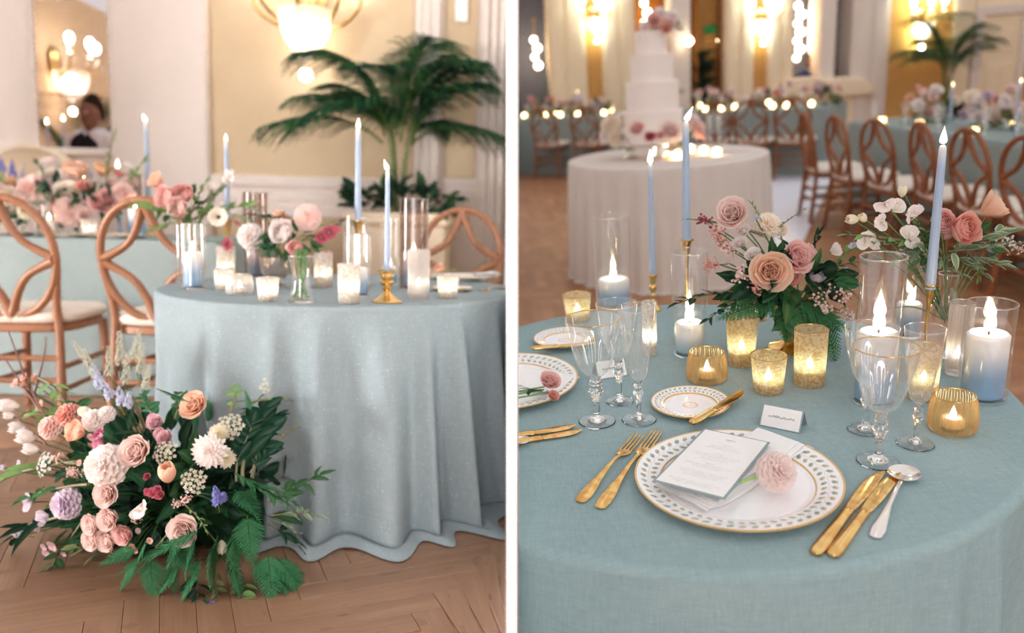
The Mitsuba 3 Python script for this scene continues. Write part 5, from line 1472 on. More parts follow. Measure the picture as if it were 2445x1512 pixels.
# the blush ranunculus on the napkin
q = on(1852, 1128, zp + .034)
t = thing('ranunculus_stem', 'pale blush ranunculus lying on the napkin beside the menu card', 'flower')
k = sR(q); part(t, 'bloom', S(xf(fl_peony('palest', 90, 31, .10, 'palest'), sc(.92)), 'm_petal', True), aim(q, (.35, -.75, .75), .4, 50 / k))
a = on(1768, 1152, zp + .028); b = on(1838, 1136, zp + .027)
part(t, 'stalk', S(colored(tube(bez([a, (a + b) / 2 + [0, 0, .002], b], 5), .0024, 8), srgb(150, 196, 110)), 'm_stem', True))
# cutlery of the near setting
def C(x, y): return onR(x, y, TR) + EPS
def cut(kind, x0, y0, x1, y1, label, m='m_gold', **kw): return cutlery(kind, C(x0, y0), C(x1, y1), label, m, **kw)
cut('fork', 1383, 1203, 1527, 1042, 'gold fork lying outermost, left of the near charger plate')
cut('fork', 1430, 1218, 1572, 1032, 'gold fork between the outer fork and the near charger plate')
cut('knife', 1945, 1330, 2098, 1128, 'gold knife right beside the near charger plate', side=-1)
cut('knife', 1986, 1335, 2136, 1132, 'gold knife lying against the silver spoon', side=-1)
cut('spoon', 2088, 1289, 2166, 1124, 'round bowled spoon lying outermost, right of the gold knives', 'm_silver')
pb_ = onR(1648, 972, TR)
plate(pb_ + EPS, .078, 'bread plate with a gold monogram and a gold butter knife across it', True)
za = TR + .0135
cutlery('butter_knife', onR(1650, 1016, za), onR(1781, 938, za), 'gold butter knife resting on the monogrammed bread plate', side=1)
# place cards
def place_card(xs, label, seed):
    (x0, y0), (x1, y1) = xs
    a, b = C(x0, y0), C(x1, y1); M, Lc = lay(a, b); hh, dd = .036, .022
    t = thing('place_card', label, 'card')
    v = np.array([(0, 0, 0), (Lc, 0, 0), (Lc, dd, hh), (0, dd, hh)]); nn = np.array([0, -hh, dd]) / math.hypot(hh, dd)
    def slab(i, j, th, off):
        w = v + nn * off; e = i; cen = w.mean(0); w = cen + (w - cen) * e
        return trimesh.convex.convex_hull(np.vstack([w, w + nn * th]))
    g = slab(1, 0, .0008, 0); part(t, 'front_leaf', S((np.array(g.vertices), np.array(g.faces)), 'm_card_blue', False), M)
    g = slab(.93, 0, .0003, .0008); part(t, 'sheet', S((np.array(g.vertices), np.array(g.faces)), 'm_paper', False), M)
    w = np.array([(0, 2 * dd, 0), (Lc, 2 * dd, 0), (Lc, dd, hh), (0, dd, hh)]); g = trimesh.convex.convex_hull(np.vstack([w, w + [0, .0008, .0003]])); part(t, 'back_leaf', S((np.array(g.vertices), np.array(g.faces)), 'm_card_blue', False), M)
    th = math.atan2(hh, dd); m2 = M @ rx(th) @ tr(0, 0, .0004)
    scribble(m2, t, Lc * .5, math.hypot(hh, dd) * .52, Lc * .62, 11, .0042, seed, 'name_script')
place_card(((1812, 1016), (1910, 1036)), 'white place card with a handwritten name standing behind the near charger plate', 71)
place_card(((1428, 908), (1500, 897)), 'white place card half hidden behind the left goblets', 72)
# ---------------- glasses
def stem(kind, xb, yb, xr, yr, wr, label, gold=True):
    p = C(xb, yb); 
    H = .18
    for _ in range(12):      # the height at which the rim comes to its pixel
        q = C2W.T @ (p + [0, 0, H] - EYE); H += (CY - q[1] / q[2] * F - yr) / sR(p) * .9 if False else 0
        py = CY - q[1] / q[2] * F; H += (py - yr) / (F / q[2])
    q = C2W.T @ (p + [0, 0, H] - EYE)
    stemware(p, kind, H, wr / 2 / (F / q[2]), label, gold=gold)
stem('goblet', 2096, 1104, 2110, 828, 148, 'cut glass goblet with a gilt rim, frontmost on the right')
stem('goblet', 2066, 1028, 2077, 782, 122, 'cut glass goblet behind the frontmost right goblet', False)
stem('flute', 2185, 1062, 2200, 784, 92, 'cut glass champagne flute right of the two right goblets', False)
stem('goblet', 1426, 1008, 1409, 760, 134, 'cut glass goblet with a gilt rim, frontmost on the left')
stem('goblet', 1480, 960, 1478, 724, 100, 'cut glass goblet behind the left gilt goblet', False)
stem('flute', 1526, 1004, 1517, 734, 90, 'cut glass champagne flute right of the left goblets', False)
# ---------------- the left place setting, cut by the picture's edge
pl = C(1206, 922)
plate(pl, .165, 'leaf rimmed charger plate at the left edge, holding a pink rose', left_clip=False)
t = thing('menu_card', 'white menu card on the charger plate cut by the left edge', 'card')
q = onR(1270, 905, zp + .012)
part(t, 'sheet', S(clip(box(-.07, .06, -.06, .05, 0, .0012, .0003), tr(q) @ rz(-.5), False), 'm_paper', False))
napkin(tr(onR(1285, 915, zp)) @ rz(-.5), .16, .11, 'white napkin under the card on the left edge charger plate', 3, 6, left_clip=False)
t = thing('rose_stem', 'small pink roses lying on the left edge charger plate', 'flower')
q = onR(1310, 917, zp + .034); k = sR(q)
part(t, 'rose', shp('spray_rose', 'pink', 0), aim(q, (.3, -.5, .8), 0, 27 / k)); q2 = onR(1318, 948, zp + .026); part(t, 'rose', shp('spray_rose', 'coral', 1), aim(q2, (.4, -.6, .5), 0, 15 / k))
for dx, dy in ((0, 0), (.004, -.02), (.002, .014)):
    part(t, 'stalk', S(clip(colored(tube([q + [-.01, dy, -.012], q + [-.075, dy, -.017]], .0018, 6), srgb(110, 150, 90)), None, False), 'm_stem', True))
for i in range(5): part(t, 'leaf', leafshp('mid', i % 3), tr(q + [-.015 - .006 * i, .004 * (i - 2), -.012]) @ rz(2.4 + i * .5) @ sc(.022))
plate(C(1347, 816), .078, 'bread plate with gold cutlery behind the left edge charger plate', True)
cutlery('butter_knife', onR(1268, 836, za), onR(1424, 823, za), 'gold butter knife across the left bread plate')
cutlery('knife', C(1180, 1052), C(1377, 1024), 'dark gilt knife at the left edge, farther of two', left_clip=False)
cutlery('knife', C(1200, 1066), C(1393, 1035), 'dark gilt knife at the left edge, nearer of two', left_clip=False)
cutlery('spoon', C(1130, 1120), C(1262, 1054), 'spoon with a gold back cut by the left edge', left_clip=False)
# ---------------- candles in glass cylinders
def hurR(x, yb, w, ytop, cw, cy, label, clabel, lean=0, fh=.04, top=BLUE_TOP, bot=BLUE_BOT, at=.6):
    p = C(x, yb)
    def hz(py):
        h = .15
        for _ in range(12):
            q = C2W.T @ (p + [0, 0, h] - EYE); h += ((CY - q[1] / q[2] * F) - py) / (F / q[2])
        return h
    k = sR(p); H = hz(ytop); kt = F / depR(p + [0, 0, H])
    r = w / 2 / kt
    hurricane(p, r, H, label)
    pillar(p + [0, 0, .0065], min(cw / 2 / k, r - .005), hz(cy) - .0065, clabel, fh=fh, top=top, bot=bot, at=at, lean=lean, k=28)
hurR(1467, 728, 88, 514, 72, 664, 'tall glass cylinder at the far left of the teal table', 'blue pillar candle in the far left glass cylinder', fh=.045)
hurR(1647, 844, 86, 600, 66, 768, 'glass cylinder left of the central bouquet, before the tall taper', 'half melted white and blue pillar candle left of the central bouquet', fh=.055, bot=(170, 200, 214), at=.42)
hurR(2086, 958, 106, 612, 90, 790, 'large glass cylinder behind the right goblets', 'tall blue pillar candle in the large cylinder behind the right goblets', fh=.06)
hurR(2166, 800, 78, 603, 54, 722, 'glass cylinder behind the slim taper, left of the bottle vase', 'pale blue pillar candle left of the bottle vase', fh=.04, lean=.3)
hurR(2343, 950, 110, 724, 90, 794, 'wide glass cylinder at the right edge of the teal table', 'wide ombre blue pillar candle at the right edge of the teal table', fh=.055, lean=.08)
def tapR(x, yb, ytopstick, ytop, wst, wc, xt, label, slabel, kind='tall', lean=0.0, r=None):
    p = C(x, yb)
    def hz(py):
        h = .15
        for _ in range(14):
            q = C2W.T @ (p + [0, 0, h] - EYE); h += ((CY - q[1] / q[2] * F) - py) / (F / q[2])
        return h
    hs, ht = hz(ytopstick), hz(ytop); ks = F / depR(p + [0, 0, hs])
    candlestick(p, hs, wst / 2 / ks / (.64 if kind == 'low' else .58), slabel, kind, 'm_gold')
    taper(p + [0, 0, hs * .945], wc / 2 / ks, ht - hs * .945, label, lean=lean, fl=.036, k=30)
tapR(1560, 742, 655, 390, 24, 15, 0, 'pale blue taper in the low gold candlestick, left of the cake table centre', 'low gold candlestick holding the left pale taper', 'low')
tapR(1641, 808, 572, 290, 34, 21, 0, 'tall blue taper burning in front of the wedding cake', 'tall gold candlestick behind the left glass cylinder', lean=.5)
tapR(2203, 884, 678, 346, 34, 24, 0, 'tall blue taper leaning right, in front of the bottle vase', 'tall gold candlestick holding the leaning right taper')
# ---------------- votives
def vR(x, yb, w, ytop, label, kind='gold', shape='cup', k=80):
    p = C(x, yb); h = .08
    for _ in range(12):
        q = C2W.T @ (p + [0, 0, h] - EYE); h += ((CY - q[1] / q[2] * F) - ytop) / (F / q[2])
    votive(p, w / 2 / (F / depR(p + [0, 0, h])), h, label, kind, shape, None, k)
vR(1688, 906, 92, 840, 'ribbed gold votive bowl behind the monogrammed bread plate', 'rib_gold', 'bowl')
vR(1770, 870, 76, 752, 'tall gold votive tumbler left of the mercury cup', 'gold', 'cup')
vR(1834, 934, 84, 848, 'mercury glass votive cup in the middle of the teal table', 'gold', 'cup')
vR(1932, 916, 78, 786, 'mottled gold votive tumbler under the fern frond', 'gold', 'tumbler')
vR(2272, 1026, 104, 944, 'ribbed gold votive bowl at the right front of the teal table', 'rib_gold', 'bowl')
vR(1380, 764, 68, 704, 'gold votive cup at the back left beside the tall cylinder', 'gold', 'cup')
vR(1552, 846, 36, 722, 'narrow mercury tumbler behind the left champagne flute', 'silver', 'tumbler')
vR(1816, 764, 34, 718, 'small votive glass hidden under the bouquet, back of the table', 'gold', 'cup')
vR(2201, 950, 72, 828, 'mercury votive tumbler behind the right champagne flute', 'gold', 'tumbler')
vR(2282, 892, 54, 722, 'tall ribbed clear votive left of the wide cylinder', 'rib', 'tumbler')
# ---------------- central bouquet in its gold bowl
pb2 = C(1888, 832); k = sR(pb2)
t = thing('footed_bowl', 'gold footed bowl under the central bouquet', 'vase')
part(t, 'bowl', S(lathe([(0, .035), (.02, .036), (.035, .05), (.046, .08), (.05, .115), (.047, .115), (.042, .08), (.03, .05), (0, .045)], 44), 'm_gold', 40), tr(pb2))
part(t, 'foot', S(lathe([(0, 0), (.05, 0), (.052, .005), (.03, .012), (.014, .022), (.014, .036), (0, .036)], 44), 'm_gold', 40), tr(pb2))
Yb = pb2[1]
def PY(x, y, dy=0.0):
    r = rayR(x, y); return EYE + r * ((Yb + dy) / r[1])
def bq(lst):
    out = []
    for kind, col, x, y, rp, dy, d in lst:
        P = PY(x, y, dy); out.append((kind, col, P, (1.55 if kind == 'berry_sprig' else 1.12) * rp / sR(P), d))
    return out
key = thing('flower_bouquet', 'loose bouquet of peach roses and berries in the gold bowl amid the teal table', 'flowers')
bl = bq([('rose', 'peach', 1838, 646, 48, -.07, (-.25, -1, .25)), ('spray_rose', 'pink', 1893, 618, 38, -.06, (.2, -1, .45)), ('ranunculus', 'pink', 1926, 604, 17, -.03, (.6, -.6, .5)), ('ranunculus', 'coral', 1885, 660, 20, -.04, (.3, -1, -.2)), ('rose', 'blush', 1752, 515, 38, 0, (-.4, -.8, .5)), ('peony', 'cream', 1832, 540, 30, .02, (.1, -.8, .6)), ('peony', 'cream', 1862, 550, 18, .03, None),
         ('rose', 'white', 1778, 556, 17, -.02, None), ('rose', 'white', 1768, 585, 19, -.03, None), ('rose', 'white', 1800, 612, 19, -.04, None), ('ranunculus', 'lilac', 1946, 664, 20, -.05, None), ('sweet_pea', 'white', 1984, 602, 18, 0, (.6, -.6, .4)), ('blossom', 'blue', 2042, 590, 10, 0, None), ('blossom', 'blue', 2018, 648, 9, -.02, None), ('blossom', 'blue', 1988, 640, 9, -.02, None), ('blossom', 'blue', 1806, 525, 9, .0, None), ('blossom', 'white', 2020, 685, 13, -.03, None),
         ('berry_sprig', 'blush', 1945, 700, 17, -.07, (.3, -.8, -.6)), ('berry_sprig', 'blush', 1970, 690, 16, -.06, (.6, -.7, -.3)), ('berry_sprig', 'white', 2000, 740, 12, -.05, (.5, -.7, -.3)), ('berry_sprig', 'burgundy', 1700, 535, 13, 0, (-.7, -.4, .4)), ('berry_sprig', 'pink', 1725, 560, 15, -.01, (-.5, -.6, .3)), ('berry_sprig', 'coral', 1720, 632, 14, -.02, (-.9, -.4, .1)), ('berry_sprig', 'blush', 1770, 645, 16, -.04, (-.4, -1, -.1)), ('berry_sprig', 'coral', 1800, 665, 15, -.05, (-.2, -1, -.3)), ('berry_sprig', 'blush', 1750, 600, 15, -.01, (-.6, -.6, .3)), ('berry_sprig', 'coral', 1735, 585, 13, 0, (-.6, -.5, .5))])
bouquet(key, bl, (PY(1870, 670), (.14, .08, .065)), pb2 + [0, 0, .08], 90, ('dark', 'mid', 'dark', 'fern'), (.04, .075),
        ferns=[(PY(1950, 720, -.06), PY(2000, 835, -.11), 0), (PY(1900, 720, -.06), PY(2010, 770, -.10), 2), (PY(1860, 710, -.05), PY(1740, 745, -.09), 2), (PY(1880, 720, -.06), PY(1880, 795, -.12), 1), (PY(1920, 730, -.06), PY(1940, 800, -.12), 0)],
        sprigs=[(PY(1850, 690, -.03), PY(1628, 690, -.05), 'dark', 12, dict(l=.2, w=.7)), (PY(1840, 700, -.03), PY(1690, 735, -.06), 'dark', 8, dict(l=.25)), (PY(1820, 560), PY(1655, 498), 'light', 6, dict(l=.12)), (PY(1840, 560), PY(1908, 490), 'grey', 7, dict(l=.2)), (PY(1820, 530), PY(1800, 480), 'light', 6, dict(l=.4)),
                (PY(1900, 700, -.06), PY(1870, 775, -.1), 'fern', 7, dict(l=.6, w=.8)), (PY(1940, 660), PY(2070, 600), 'mid', 9, dict(l=.3)), (PY(1930, 640), PY(1945, 560), 'dark', 8, dict(l=.45)), (PY(1990, 640), PY(2040, 560), 'light', 7, dict(l=.3)), (PY(1960, 650, -.03), PY(2050, 690, -.03), 'olive', 9, dict(l=.25))], seed=14)
# ---------------- right bouquet in the bottle vase
pv = C(2248, 850); Yb = pv[1]; k = sR(pv)
zt_ = PY(2245, 655)[2] - TR; r = 40 / k
clear_vase(pv, [(r * .8, 0), (r * 1.0, zt_ * .12), (r * 1.02, zt_ * .35), (r * .85, zt_ * .58), (r * .5, zt_ * .74), (r * .44, zt_ * .86), (r * .56, zt_)], 'clear glass bottle vase with stems, behind the leaning taper')
key = thing('flower_bouquet', 'airy bouquet of white sweet peas and pink ranunculus in the glass bottle vase', 'flowers')
bl = bq([('sweet_pea', 'white', 2112, 485, 24, 0, (-.5, -.8, .3)), ('sweet_pea', 'white', 2128, 500, 22, 0, (.2, -.9, .3)), ('sweet_pea', 'white', 2112, 526, 22, 0, (-.4, -.9, 0)), ('sweet_pea', 'white', 2174, 520, 26, 0, (.1, -1, .3)), ('sweet_pea', 'white', 2170, 570, 22, -.02, None), ('sweet_pea', 'white', 2182, 592, 18, -.02, None), ('sweet_pea', 'white', 2080, 576, 24, 0, (-.6, -.7, .1)), ('sweet_pea', 'white', 2100, 592, 18, 0, None),
         ('ranunculus', 'pink', 2246, 530, 27, -.02, (-.2, -1, .3)), ('ranunculus', 'coral', 2292, 548, 36, -.03, (.2, -1, .3)), ('ranunculus', 'pink', 2258, 560, 22, 0, None), ('ranunculus', 'peach', 2362, 500, 31, 0, (.75, -.3, .6)), ('berry_sprig', 'white', 2370, 580, 12, 0, (1, -.2, .1)), ('berry_sprig', 'blush', 2400, 590, 13, 0, (1, -.2, -.1)), ('bud', 'ivory', 2034, 524, 11, 0, (-1, -.2, .1)), ('bud', 'ivory', 2060, 520, 9, 0, (-.5, -.2, .6)), ('bud', 'ivory', 2155, 455, 10, 0, (0, -.1, 1)), ('blossom', 'blue', 2038, 590, 9, .02, None), ('blossom', 'blue', 2320, 620, 7, 0, None), ('ranunculus', 'rose', 2110, 738, 19, .02, None)])
bouquet(key, bl, (PY(2260, 590), (.11, .05, .04)), pv + [0, 0, zt_ * .45], 34, ('varieg', 'mid', 'grey'), (.02, .045),
        sprigs=[(PY(2250, 620), PY(2438, 520), 'varieg', 18, dict(l=.3, w=.6)), (PY(2250, 620), PY(2400, 610), 'varieg', 18, dict(l=.3, w=.6)), (PY(2240, 620), PY(2190, 500), 'varieg', 10, dict(l=.3)), (PY(2240, 625), PY(2130, 560), 'varieg', 10, dict(l=.3)), (PY(2260, 610), PY(2320, 560), 'varieg', 10, dict(l=.35)), (PY(2240, 600), PY(2040, 525), 'light', 9, dict(l=.2)), (PY(2220, 640), PY(2190, 650), 'varieg', 8, dict(l=.5)), (PY(2340, 610), PY(2345, 660), 'light', 5, dict(l=.5)), (PY(2250, 610), PY(2158, 470), 'light', 6, dict(l=.2)), (PY(2240, 640), PY(2310, 650), 'varieg', 9, dict(l=.4)), (PY(2260, 600), PY(2430, 565), 'varieg', 16, dict(l=.3, w=.6)), (PY(2260, 610), PY(2360, 640), 'varieg', 12, dict(l=.35, w=.6)), (PY(2250, 600), PY(2200, 560), 'varieg', 9, dict(l=.5)), (PY(2300, 560), PY(2380, 545), 'mid', 6, dict(l=.3))], seed=17)

# ================================================================== cake table
CK = np.array([1.158, 5.455]); CKR = .684; CKZ = .80
m, uv = drape(CK, CKR, CKZ, [(i * .185 + fr.uniform(-.04, .04), fr.uniform(.03, .055), .065) for i in range(34)], 0.0, rows=22, n=420, seed=2, flare=.0, left=False, puddle=.02)
solo('tablecloth', S(m, 'm_cloth_cake', True, uv=uv), 'champagne white cloth falling in soft folds from the round cake table', 'tablecloth')
t = thing('cake_table', 'round table under the champagne white cloth, carrying the wedding cake', 'table')
part(t, 'table_top', S(lathe([(0, CKZ - .03), (CKR - .03, CKZ - .03), (CKR - .024, CKZ - .01), (CKR - .03, CKZ - .002), (0, CKZ - .002)], 56), 'm_wall_white', 40), tr(CK[0], CK[1], 0))
part(t, 'pedestal', S(lathe([(0, 0), (.28, 0), (.28, .03), (.06, .06), (.05, CKZ - .03), (0, CKZ - .03)], 32), 'm_wall_white', 40), tr(CK[0], CK[1], 0))
Yb = CK[1] - .05
cc = PY(1572, 380); kx = sR(cc)
t = thing('cake_stand', 'dark silver round stand under the wedding cake', 'cake stand')
base = np.array([PY(1560, 366)[0], Yb, CKZ])
zs = lambda y: PY(1575, y)[2]
part(t, 'plinth', S(lathe([(0, 0), (.20, 0), (.205, .01), (.18, .03), (.175, .085), (.2, .1), (.2, .11), (0, .11)], 48), 'm_silver', 40), tr(base))
t = thing('wedding_cake', 'tall tiered white wedding cake with flowers on top and at its foot', 'cake')
zb = CKZ + .11
for x, w, y0, y1 in ((1580, 150, 300, 360), (1582, 139, 262, 302), (1582, 122, 193, 263), (1582, 99, 128, 194), (1582, 75, 71, 129)):
    c = PY(x, y1); kk = sR(c); r = w / 2 / kk; h = zs(y0) - zb
    part(t, 'tier', S(lathe([(0, 0), (r - .003, 0), (r, .004), (r + .002, .012), (r, .02), (r, h - .012), (r + .003, h - .006), (r - .004, h), (0, h)], 56), 'm_icing', 30), tr(base[0] + (.005 * (x - 1582) / 10), Yb, zb)); zb += h
top_z = zb
key = thing('cake_flowers', 'pink and white flowers crowning the wedding cake', 'flowers')
bl = bq([('rose', 'pink', 1562, 52, 19, -.10, (-.1, -1, .3)), ('rose', 'blush', 1598, 58, 14, -.08, None), ('peony', 'white', 1604, 42, 17, -.04, None), ('peony', 'white', 1575, 34, 16, 0, None), ('rose', 'coral', 1590, 70, 11, -.10, None), ('peony', 'white', 1540, 64, 13, -.05, None), ('rose', 'cream', 1618, 66, 12, -.03, None)])
bouquet(key, bl, (PY(1580, 58), (.09, .07, .03)), PY(1580, 75), 16, ('mid', 'grey', 'dark'), (.04, .07), stems=False, seed=2)
key = thing('cake_flowers', 'white and pink flowers heaped at the foot of the wedding cake', 'flowers')
bl = bq([('peony', 'cream', 1462, 300, 26, .05, None), ('peony', 'white', 1490, 290, 22, .1, None), ('peony', 'cream', 1476, 330, 24, 0, None), ('peony', 'white', 1452, 325, 20, .05, None), ('rose', 'pink', 1522, 312, 17, -.15, None), ('rose', 'rose', 1553, 326, 14, -.2, None), ('rose', 'blush', 1540, 305, 18, -.1, None), ('rose', 'blush', 1598, 318, 22, -.2, None), ('rose', 'pink', 1574, 322, 14, -.2, None), ('rose', 'white', 1625, 310, 18, -.1, None), ('peony', 'blush', 1660, 310, 22, 0, None), ('peony', 'white', 1652, 290, 18, .05, None), ('rose', 'pink', 1672, 325, 14, 0, None), ('peony', 'white', 1500, 335, 18, -.05, None), ('rose', 'cream', 1515, 345, 12, -.1, None)])
bouquet(key, bl, (PY(1560, 335), (.28, .12, .05)), PY(1560, 372), 40, ('mid', 'grey', 'dark'), (.05, .09), stems=False, seed=6)
def CT(x, y): return onR(x, y, CKZ)
def far_votive(p, label, r=.035, h=.06, k=26.0, fr_=.02, group=None, kind='m_votive_gold'):
    t = thing('votive_holder', label, 'candle holder', group)
    part(t, 'glass_cup', S(lathe([(r * .8, 0), (r * .85, h * .05), (r, h)], 20), kind, True, uv=np.zeros((60, 2))), tr(p))
    part(t, 'flame', S(xf(ball(fr_, 2, 1.25), tr(0, 0, h * .55)), 'm_wick', True, **light([1, .7, .36], k, .03)), tr(p))
    return t
for i, (x, y, lab) in enumerate(((1598, 362, 'by the cake stand'), (1617, 374, 'in front of the tall taper'), (1648, 358, 'right of the tall taper'), (1680, 362, 'third from the right taper'), (1711, 366, 'rightmost on the cake table'))):
    far_votive(CT(x, y + 6), 'lit votive on the white cake table, ' + lab, .032, .05, 24)
for x, lab in ((1695, 'left'), (1717, 'right')):
    p = CT(x, 346); stemware(p, 'flute', .22, .032, 'champagne flute on the cake table, %s of the pair' % lab, gold=False)
solo('cake_knife_tray', S(cat([box(-.12, .12, -.012, .012, 0, .01, .003), box(-.12, -.02, -.016, .016, .008, .016, .004)]), 'm_silver', False), 'dark flat server lying at the right of the cake table', 'cake server', tr(CT(1755, 362)) @ rz(.1))
# white dance floor sheet
pts = [onR(*q, 0) for q in ((1838, 408), (1987, 414), (1962, 486), (1906, 604), (1836, 700))]
from shapely.geometry import Polygon
g = trimesh.creation.extrude_polygon(Polygon([(q[0], q[1]) for q in pts]).buffer(-.01).buffer(.01), .012, engine='earcut')
mat('m_sheet', base_color=rgb(226, 228, 240), roughness=0.25, specular=0.6)
solo('dance_floor', S((np.array(g.vertices), np.array(g.faces)), 'm_sheet', False), 'glossy white dance floor sheet laid on the parquet right of the cake table', 'dance floor')

# ================================================================== long tables, chairs and garlands behind
p0, p1 = np.array([-.35, 11.9, 0]), np.array([3.78, 9.0, 0])
M, L = lay(p0, p1)
BZ2 = .79
m, uv = rect_cloth(0, L, 0, .9, BZ2, seed=3, amp=.012, waves=6, M=M, left=False)
solo('tablecloth', S(m, 'm_cloth_far', True, uv=uv), 'grey green cloth on the long table along the back wall, behind the cake', 'tablecloth')
t = thing('banquet_table', 'long table under the grey green cloth along the back wall', 'table')
part(t, 'table_top', S(clip(box(.03, L - .03, .03, .87, BZ2 - .035, BZ2 - .003, .004), M, False), 'm_wall_white', False))
for x in (1.0, L * .55, L - .3):
    for y in (.12, .78): part(t, 'leg', S(tube([(x, y, 0), (x, y, BZ2 - .035)], .02, 8), 'm_dark', True), M)
def BT(u, v): return (M @ np.array([u * L, v, BZ2, 1.0]))[:3]
x2a, x2b, y2a, y2b = 3.24, 4.15, 3.3, 7.3
m, uv = rect_cloth(x2a, x2b, y2a, y2b, .76, seed=5, amp=.012, waves=6)
solo('tablecloth', S(m, 'm_cloth_far', True, uv=uv), 'grey green cloth on the long table behind the row of chairs at right', 'tablecloth')
t = thing('banquet_table', 'long table under the grey green cloth behind the right row of chairs', 'table')
part(t, 'table_top', S(box(x2a + .03, x2b - .03, y2a + .03, y2b - .03, .725, .757, .004), 'm_wall_white', False))
for x in (x2a + .12, x2b - .12):
    for y in (y2a + .15, y2b - .15): part(t, 'leg', S(tube([(x, y, 0), (x, y, .725)], .02, 8), 'm_dark', True))
GR = 'crossback chairs in the right hall'
for i, (x, y, lab) in enumerate(((2.86, 6.66, 'farthest in the right row'), (2.88, 6.12, 'second farthest in the right row'), (2.92, 5.58, 'third in the right row from the back'), (3.0, 5.06, 'fourth in the right row, behind the leaning taper'), (2.98, 4.53, 'nearest full chair of the right row'), (2.96, 4.0, 'cut by the right edge of the picture'))):
    chair(tr(x, y, 0) @ rz(-PI / 2 + .12 * ((i * 7) % 3 - 1)), 'brown crossback chair with a pale seat, ' + lab, 'm_chair_dark', GR)
ang = math.atan2(M[1, 0], M[0, 0])
for px, lab in ((1303, 'leftmost before the back table'), (1410, 'left of the cake flowers'), (1738, 'just right of the cake, before the back table'), (1826, 'second right of the cake'), (1926, 'at the right end of the back table')):
    q = onR(px, 345 - (px - 1300) * .04, .46)
    u = np.linalg.inv(M) @ np.array([q[0], q[1], 0, 1]); q = (M @ np.array([u[0], -.12, 0, 1]))[:3]
    chair(tr(q) @ rz(ang + .05), 'brown crossback chair with a pale seat, ' + lab, 'm_chair_dark', GR)
gr_ = np.random.default_rng(33)
def garland(pts, label, n, rad, seed, tall=.16):
    key = thing('centerpiece', label, 'flowers'); r = np.random.default_rng(seed); pts = np.asarray(pts)
    cols = ['white', 'blush', 'pink', 'cream', 'white', 'peach', 'blush', 'coral', 'lilac']; kinds = ['peony', 'rose', 'rose', 'ranunculus']
    bl = []
    for i in range(n):
        t = (i + r.random()) / n; c = pts[0] + (pts[1] - pts[0]) * t
        p = c + [r.normal(0, .05), r.normal(0, .07), .07 + tall * r.random()]
        bl.append((kinds[int(r.integers(4))], cols[int(r.integers(9))], p, rad * r.uniform(.7, 1.25), (r.normal(0, .5), -1, .3 + r.random() * .6)))
    c = pts.mean(0) + [0, 0, .08]
    return bouquet(key, bl, (c, (abs(pts[1] - pts[0])[0] * .5 + .1, abs(pts[1] - pts[0])[1] * .5 + .12, .10)), c - [0, 0, .05], 34, ('dark', 'mid', 'olive'), (.07, .12), stems=False, seed=seed)
for i, (u0, u1, lab, tall) in enumerate(((.15, .22, 'dark green and peach centrepiece at the left end of the back table', .16), (.25, .32, 'leafy centrepiece behind the leftmost chairs of the back table', .14), (.33, .40, 'centrepiece of the back table just left of the cake', .16), (.50, .60, 'tall white and blue centrepiece of the back table right of the cake', .30), (.66, .75, 'blush centrepiece on the back table under the narrow gold panel', .18), (.79, .88, 'white centrepiece on the back table below the first narrow mirror', .18), (.92, .99, 'centrepiece at the right end of the back table', .16))):
    garland((BT(u0, .45), BT(u1, .45)), lab, 13, .055, 50 + i, tall)
for i, (y0, y1, lab) in enumerate(((7.1, 6.5, 'white centrepiece at the far end of the right table'), (6.2, 5.7, 'blush centrepiece, second from the far end of the right table'), (5.4, 4.9, 'white and pink centrepiece right of the leaning taper flame'), (4.6, 4.1, 'blush centrepiece above the nearest chairs of the right row'), (3.9, 3.5, 'white centrepiece at the right edge of the picture'))):
    garland(((3.68, y0, .76), (3.68, y1, .76)), lab, 16, .055, 80 + i, .2)
VG = 'votives glimmering on the far tables'
for i, u in enumerate((.12, .155, .2, .235, .29, .33, .38, .42, .55, .6, .64, .70, .745, .77, .82, .865, .9, .95)):
    far_votive(BT(u, (.08, .2, .75, .12)[i % 4]), 'one of the small lit votives on the back table', .035, .06, 20, .026, VG)
VG2 = 'votives glimmering on the right table'
for i, (x, y) in enumerate(((3.36, 6.9), (3.4, 6.35), (3.95, 6.0), (3.36, 5.55), (3.48, 4.75), (3.92, 5.1), (3.38, 4.35), (3.85, 3.8))):
    far_votive(np.array([x, y, .76]), 'one of the small lit votives on the right table', .035, .06, 18, .02, VG2)
for i, (x, y, h, lab) in enumerate(((3.7, 6.45, .3, 'at the far end'), (3.66, 5.55, .34, 'right of the wall lamp'), (3.7, 4.75, .3, 'above the nearest chair'), (3.75, 4.02, .3, 'near the right edge'))):
    taper(np.array([x, y, .76]), .013, h, 'pale blue taper on the right table, ' + lab, fl=.03, k=6)
taper(BT(.30, .5), .03, .3, 'pale blue taper at the left end of the back table', fl=.03, k=6)
SG = 'goblets along the right table'
for i, y in enumerate((6.95, 6.6, 6.3, 5.9, 5.5, 5.3, 4.9, 4.65, 4.3, 3.9)):
    stemware(np.array([3.31 + .1 * (i % 3), y, .76]), 'goblet', .19, .042, 'plain goblet among those along the right table edge', SG, False)
SB = 'goblets along the back table'
for i, u in enumerate((.17, .26, .36, .58, .68, .73, .80, .86, .93)):
    stemware(BT(u, .18 + .1 * (i % 2)), 'goblet', .19, .045, 'plain goblet among those along the back table edge', SB, False)
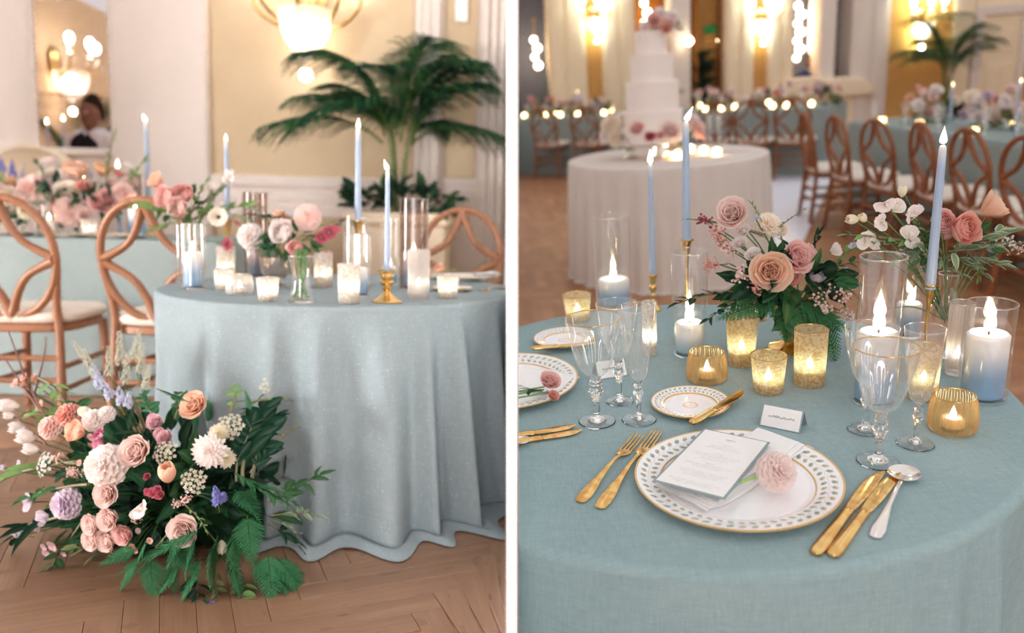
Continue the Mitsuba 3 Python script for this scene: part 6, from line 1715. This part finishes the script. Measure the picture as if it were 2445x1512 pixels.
# wall lamps, hanging lamps, palm, sign, people
for px, py, lab, s, arms in ((1420, 40, 'glowing wall lamp on the first gold panel, left of the cake', 1.2, 3), (1816, 46, 'glowing wall lamp on the narrow gold panel right of the cake', 1.2, 3)):
    p = wpt(px, py - 10, WB); sconce(p, lab, s=s, k=60, arms=arms)
sconce(wpt(2193, 38, WB + .04), 'glowing wall lamp on the gold panel above the far palm', s=1.35, k=60, arms=3)
def lantern(p, n, label, r=.05, gap=.13, k=18, col=BULB):
    t = thing('hanging_lamp', label, 'hanging lamp')
    part(t, 'rod', S(tube([p + [0, 0, .3], p - [0, 0, gap * (n - 1)]], .008, 8), 'm_brass', True))
    part(t, 'canopy', S(lathe([(0, 0), (.06, 0), (.02, .05), (0, .05)], 24), 'm_brass', 40), tr(p + [0, 0, .28]))
    for i in range(n): part(t, 'bulb', S(xf(ball(r * (1 + .25 * (i % 2)), 2), tr(p + [(.03 if i % 2 else -.02), -.02, -gap * i])), 'm_white', True, **light(col, k * (1 - .06 * i), .1)))
lantern(wpt(1908, 14, WB + .5), 7, 'string of lit bulbs modelled as a reflection in the first narrow mirror')  # bulbs added in place of those reflected in the narrow mirror
lantern(wpt(1277, 95, WB + .5), 4, 'lit bulbs hanging in the slate opening at the far left', k=9)
lantern(wpt(1540, 8, WB + .3), 3, 'cluster of lit bulbs hanging left of the cake top', k=14, gap=.14)
lantern(wpt(1722, 96, WB + .4), 2, 'pair of lit bulbs hanging in the gold doorway', k=14)
q = wpt(1645, 98, WB - .16)
t = thing('wall_globe', 'single lit globe on a bracket right of the cake top', 'wall lamp')
part(t, 'bracket', S(tube([q + [0, .17, -.05], q + [0, .06, -.09], q + [0, 0, -.05]], .012, 8), 'm_brass', True))
part(t, 'bulb', S(ball(.06, 2), 'm_white', True, **light(BULB, 14, .1)), tr(q))
p = wpt(1697, 70, WB + .45); solo('exit_sign', S(box(-.11, .11, -.03, 0, -.06, .06, .008), 'm_green_sign', False), 'small green sign glowing faintly in the gold doorway', 'sign', tr(p))
q = wpt(2255, 245, WB - .75)
t = thing('planter', 'dark round planter holding the far palm', 'planter'); part(t, 'pot', S(lathe([(0, 0), (.2, 0), (.26, .5), (.28, .52), (.24, .52), (.22, .46), (0, .46)], 32), 'm_dark', 40), tr(q[0], q[1], 0))
palm(np.array([q[0], q[1], .46]), 1.45, 'dark palm standing before the gold panel at the far right', 12, 13)
q = wpt(1668, 180, WB + .3); t = thing('dark_plant', 'dark bushy plant standing in the gold doorway right of the cake', 'plant')
for i in range(40):
    a = i * 2.4; pz = .55 + .9 * (i / 40); d = np.array([math.cos(a), math.sin(a) * .5, .5]); m_, _ = lay(np.array([q[0], q[1], pz]), np.array([q[0], q[1], pz]) + d, up=(0, -.3, 1)); part(t, 'leaf', leafshp('dark', i % 3), m_ @ sc(.32))
part(t, 'stem', S(colored(tube([(q[0], q[1], 0), (q[0], q[1], 1.4)], .02, 6), srgb(60, 50, 36)), 'm_stem', True))
q = wpt(1937, 200, WB + .42)  # figure added in place of a reflection in the narrow mirror
person(tr(q[0], q[1], -.40) @ rz(.2), 'person in a navy jacket modelled as a reflection in the first narrow mirror', 'm_navy', 'm_navy')
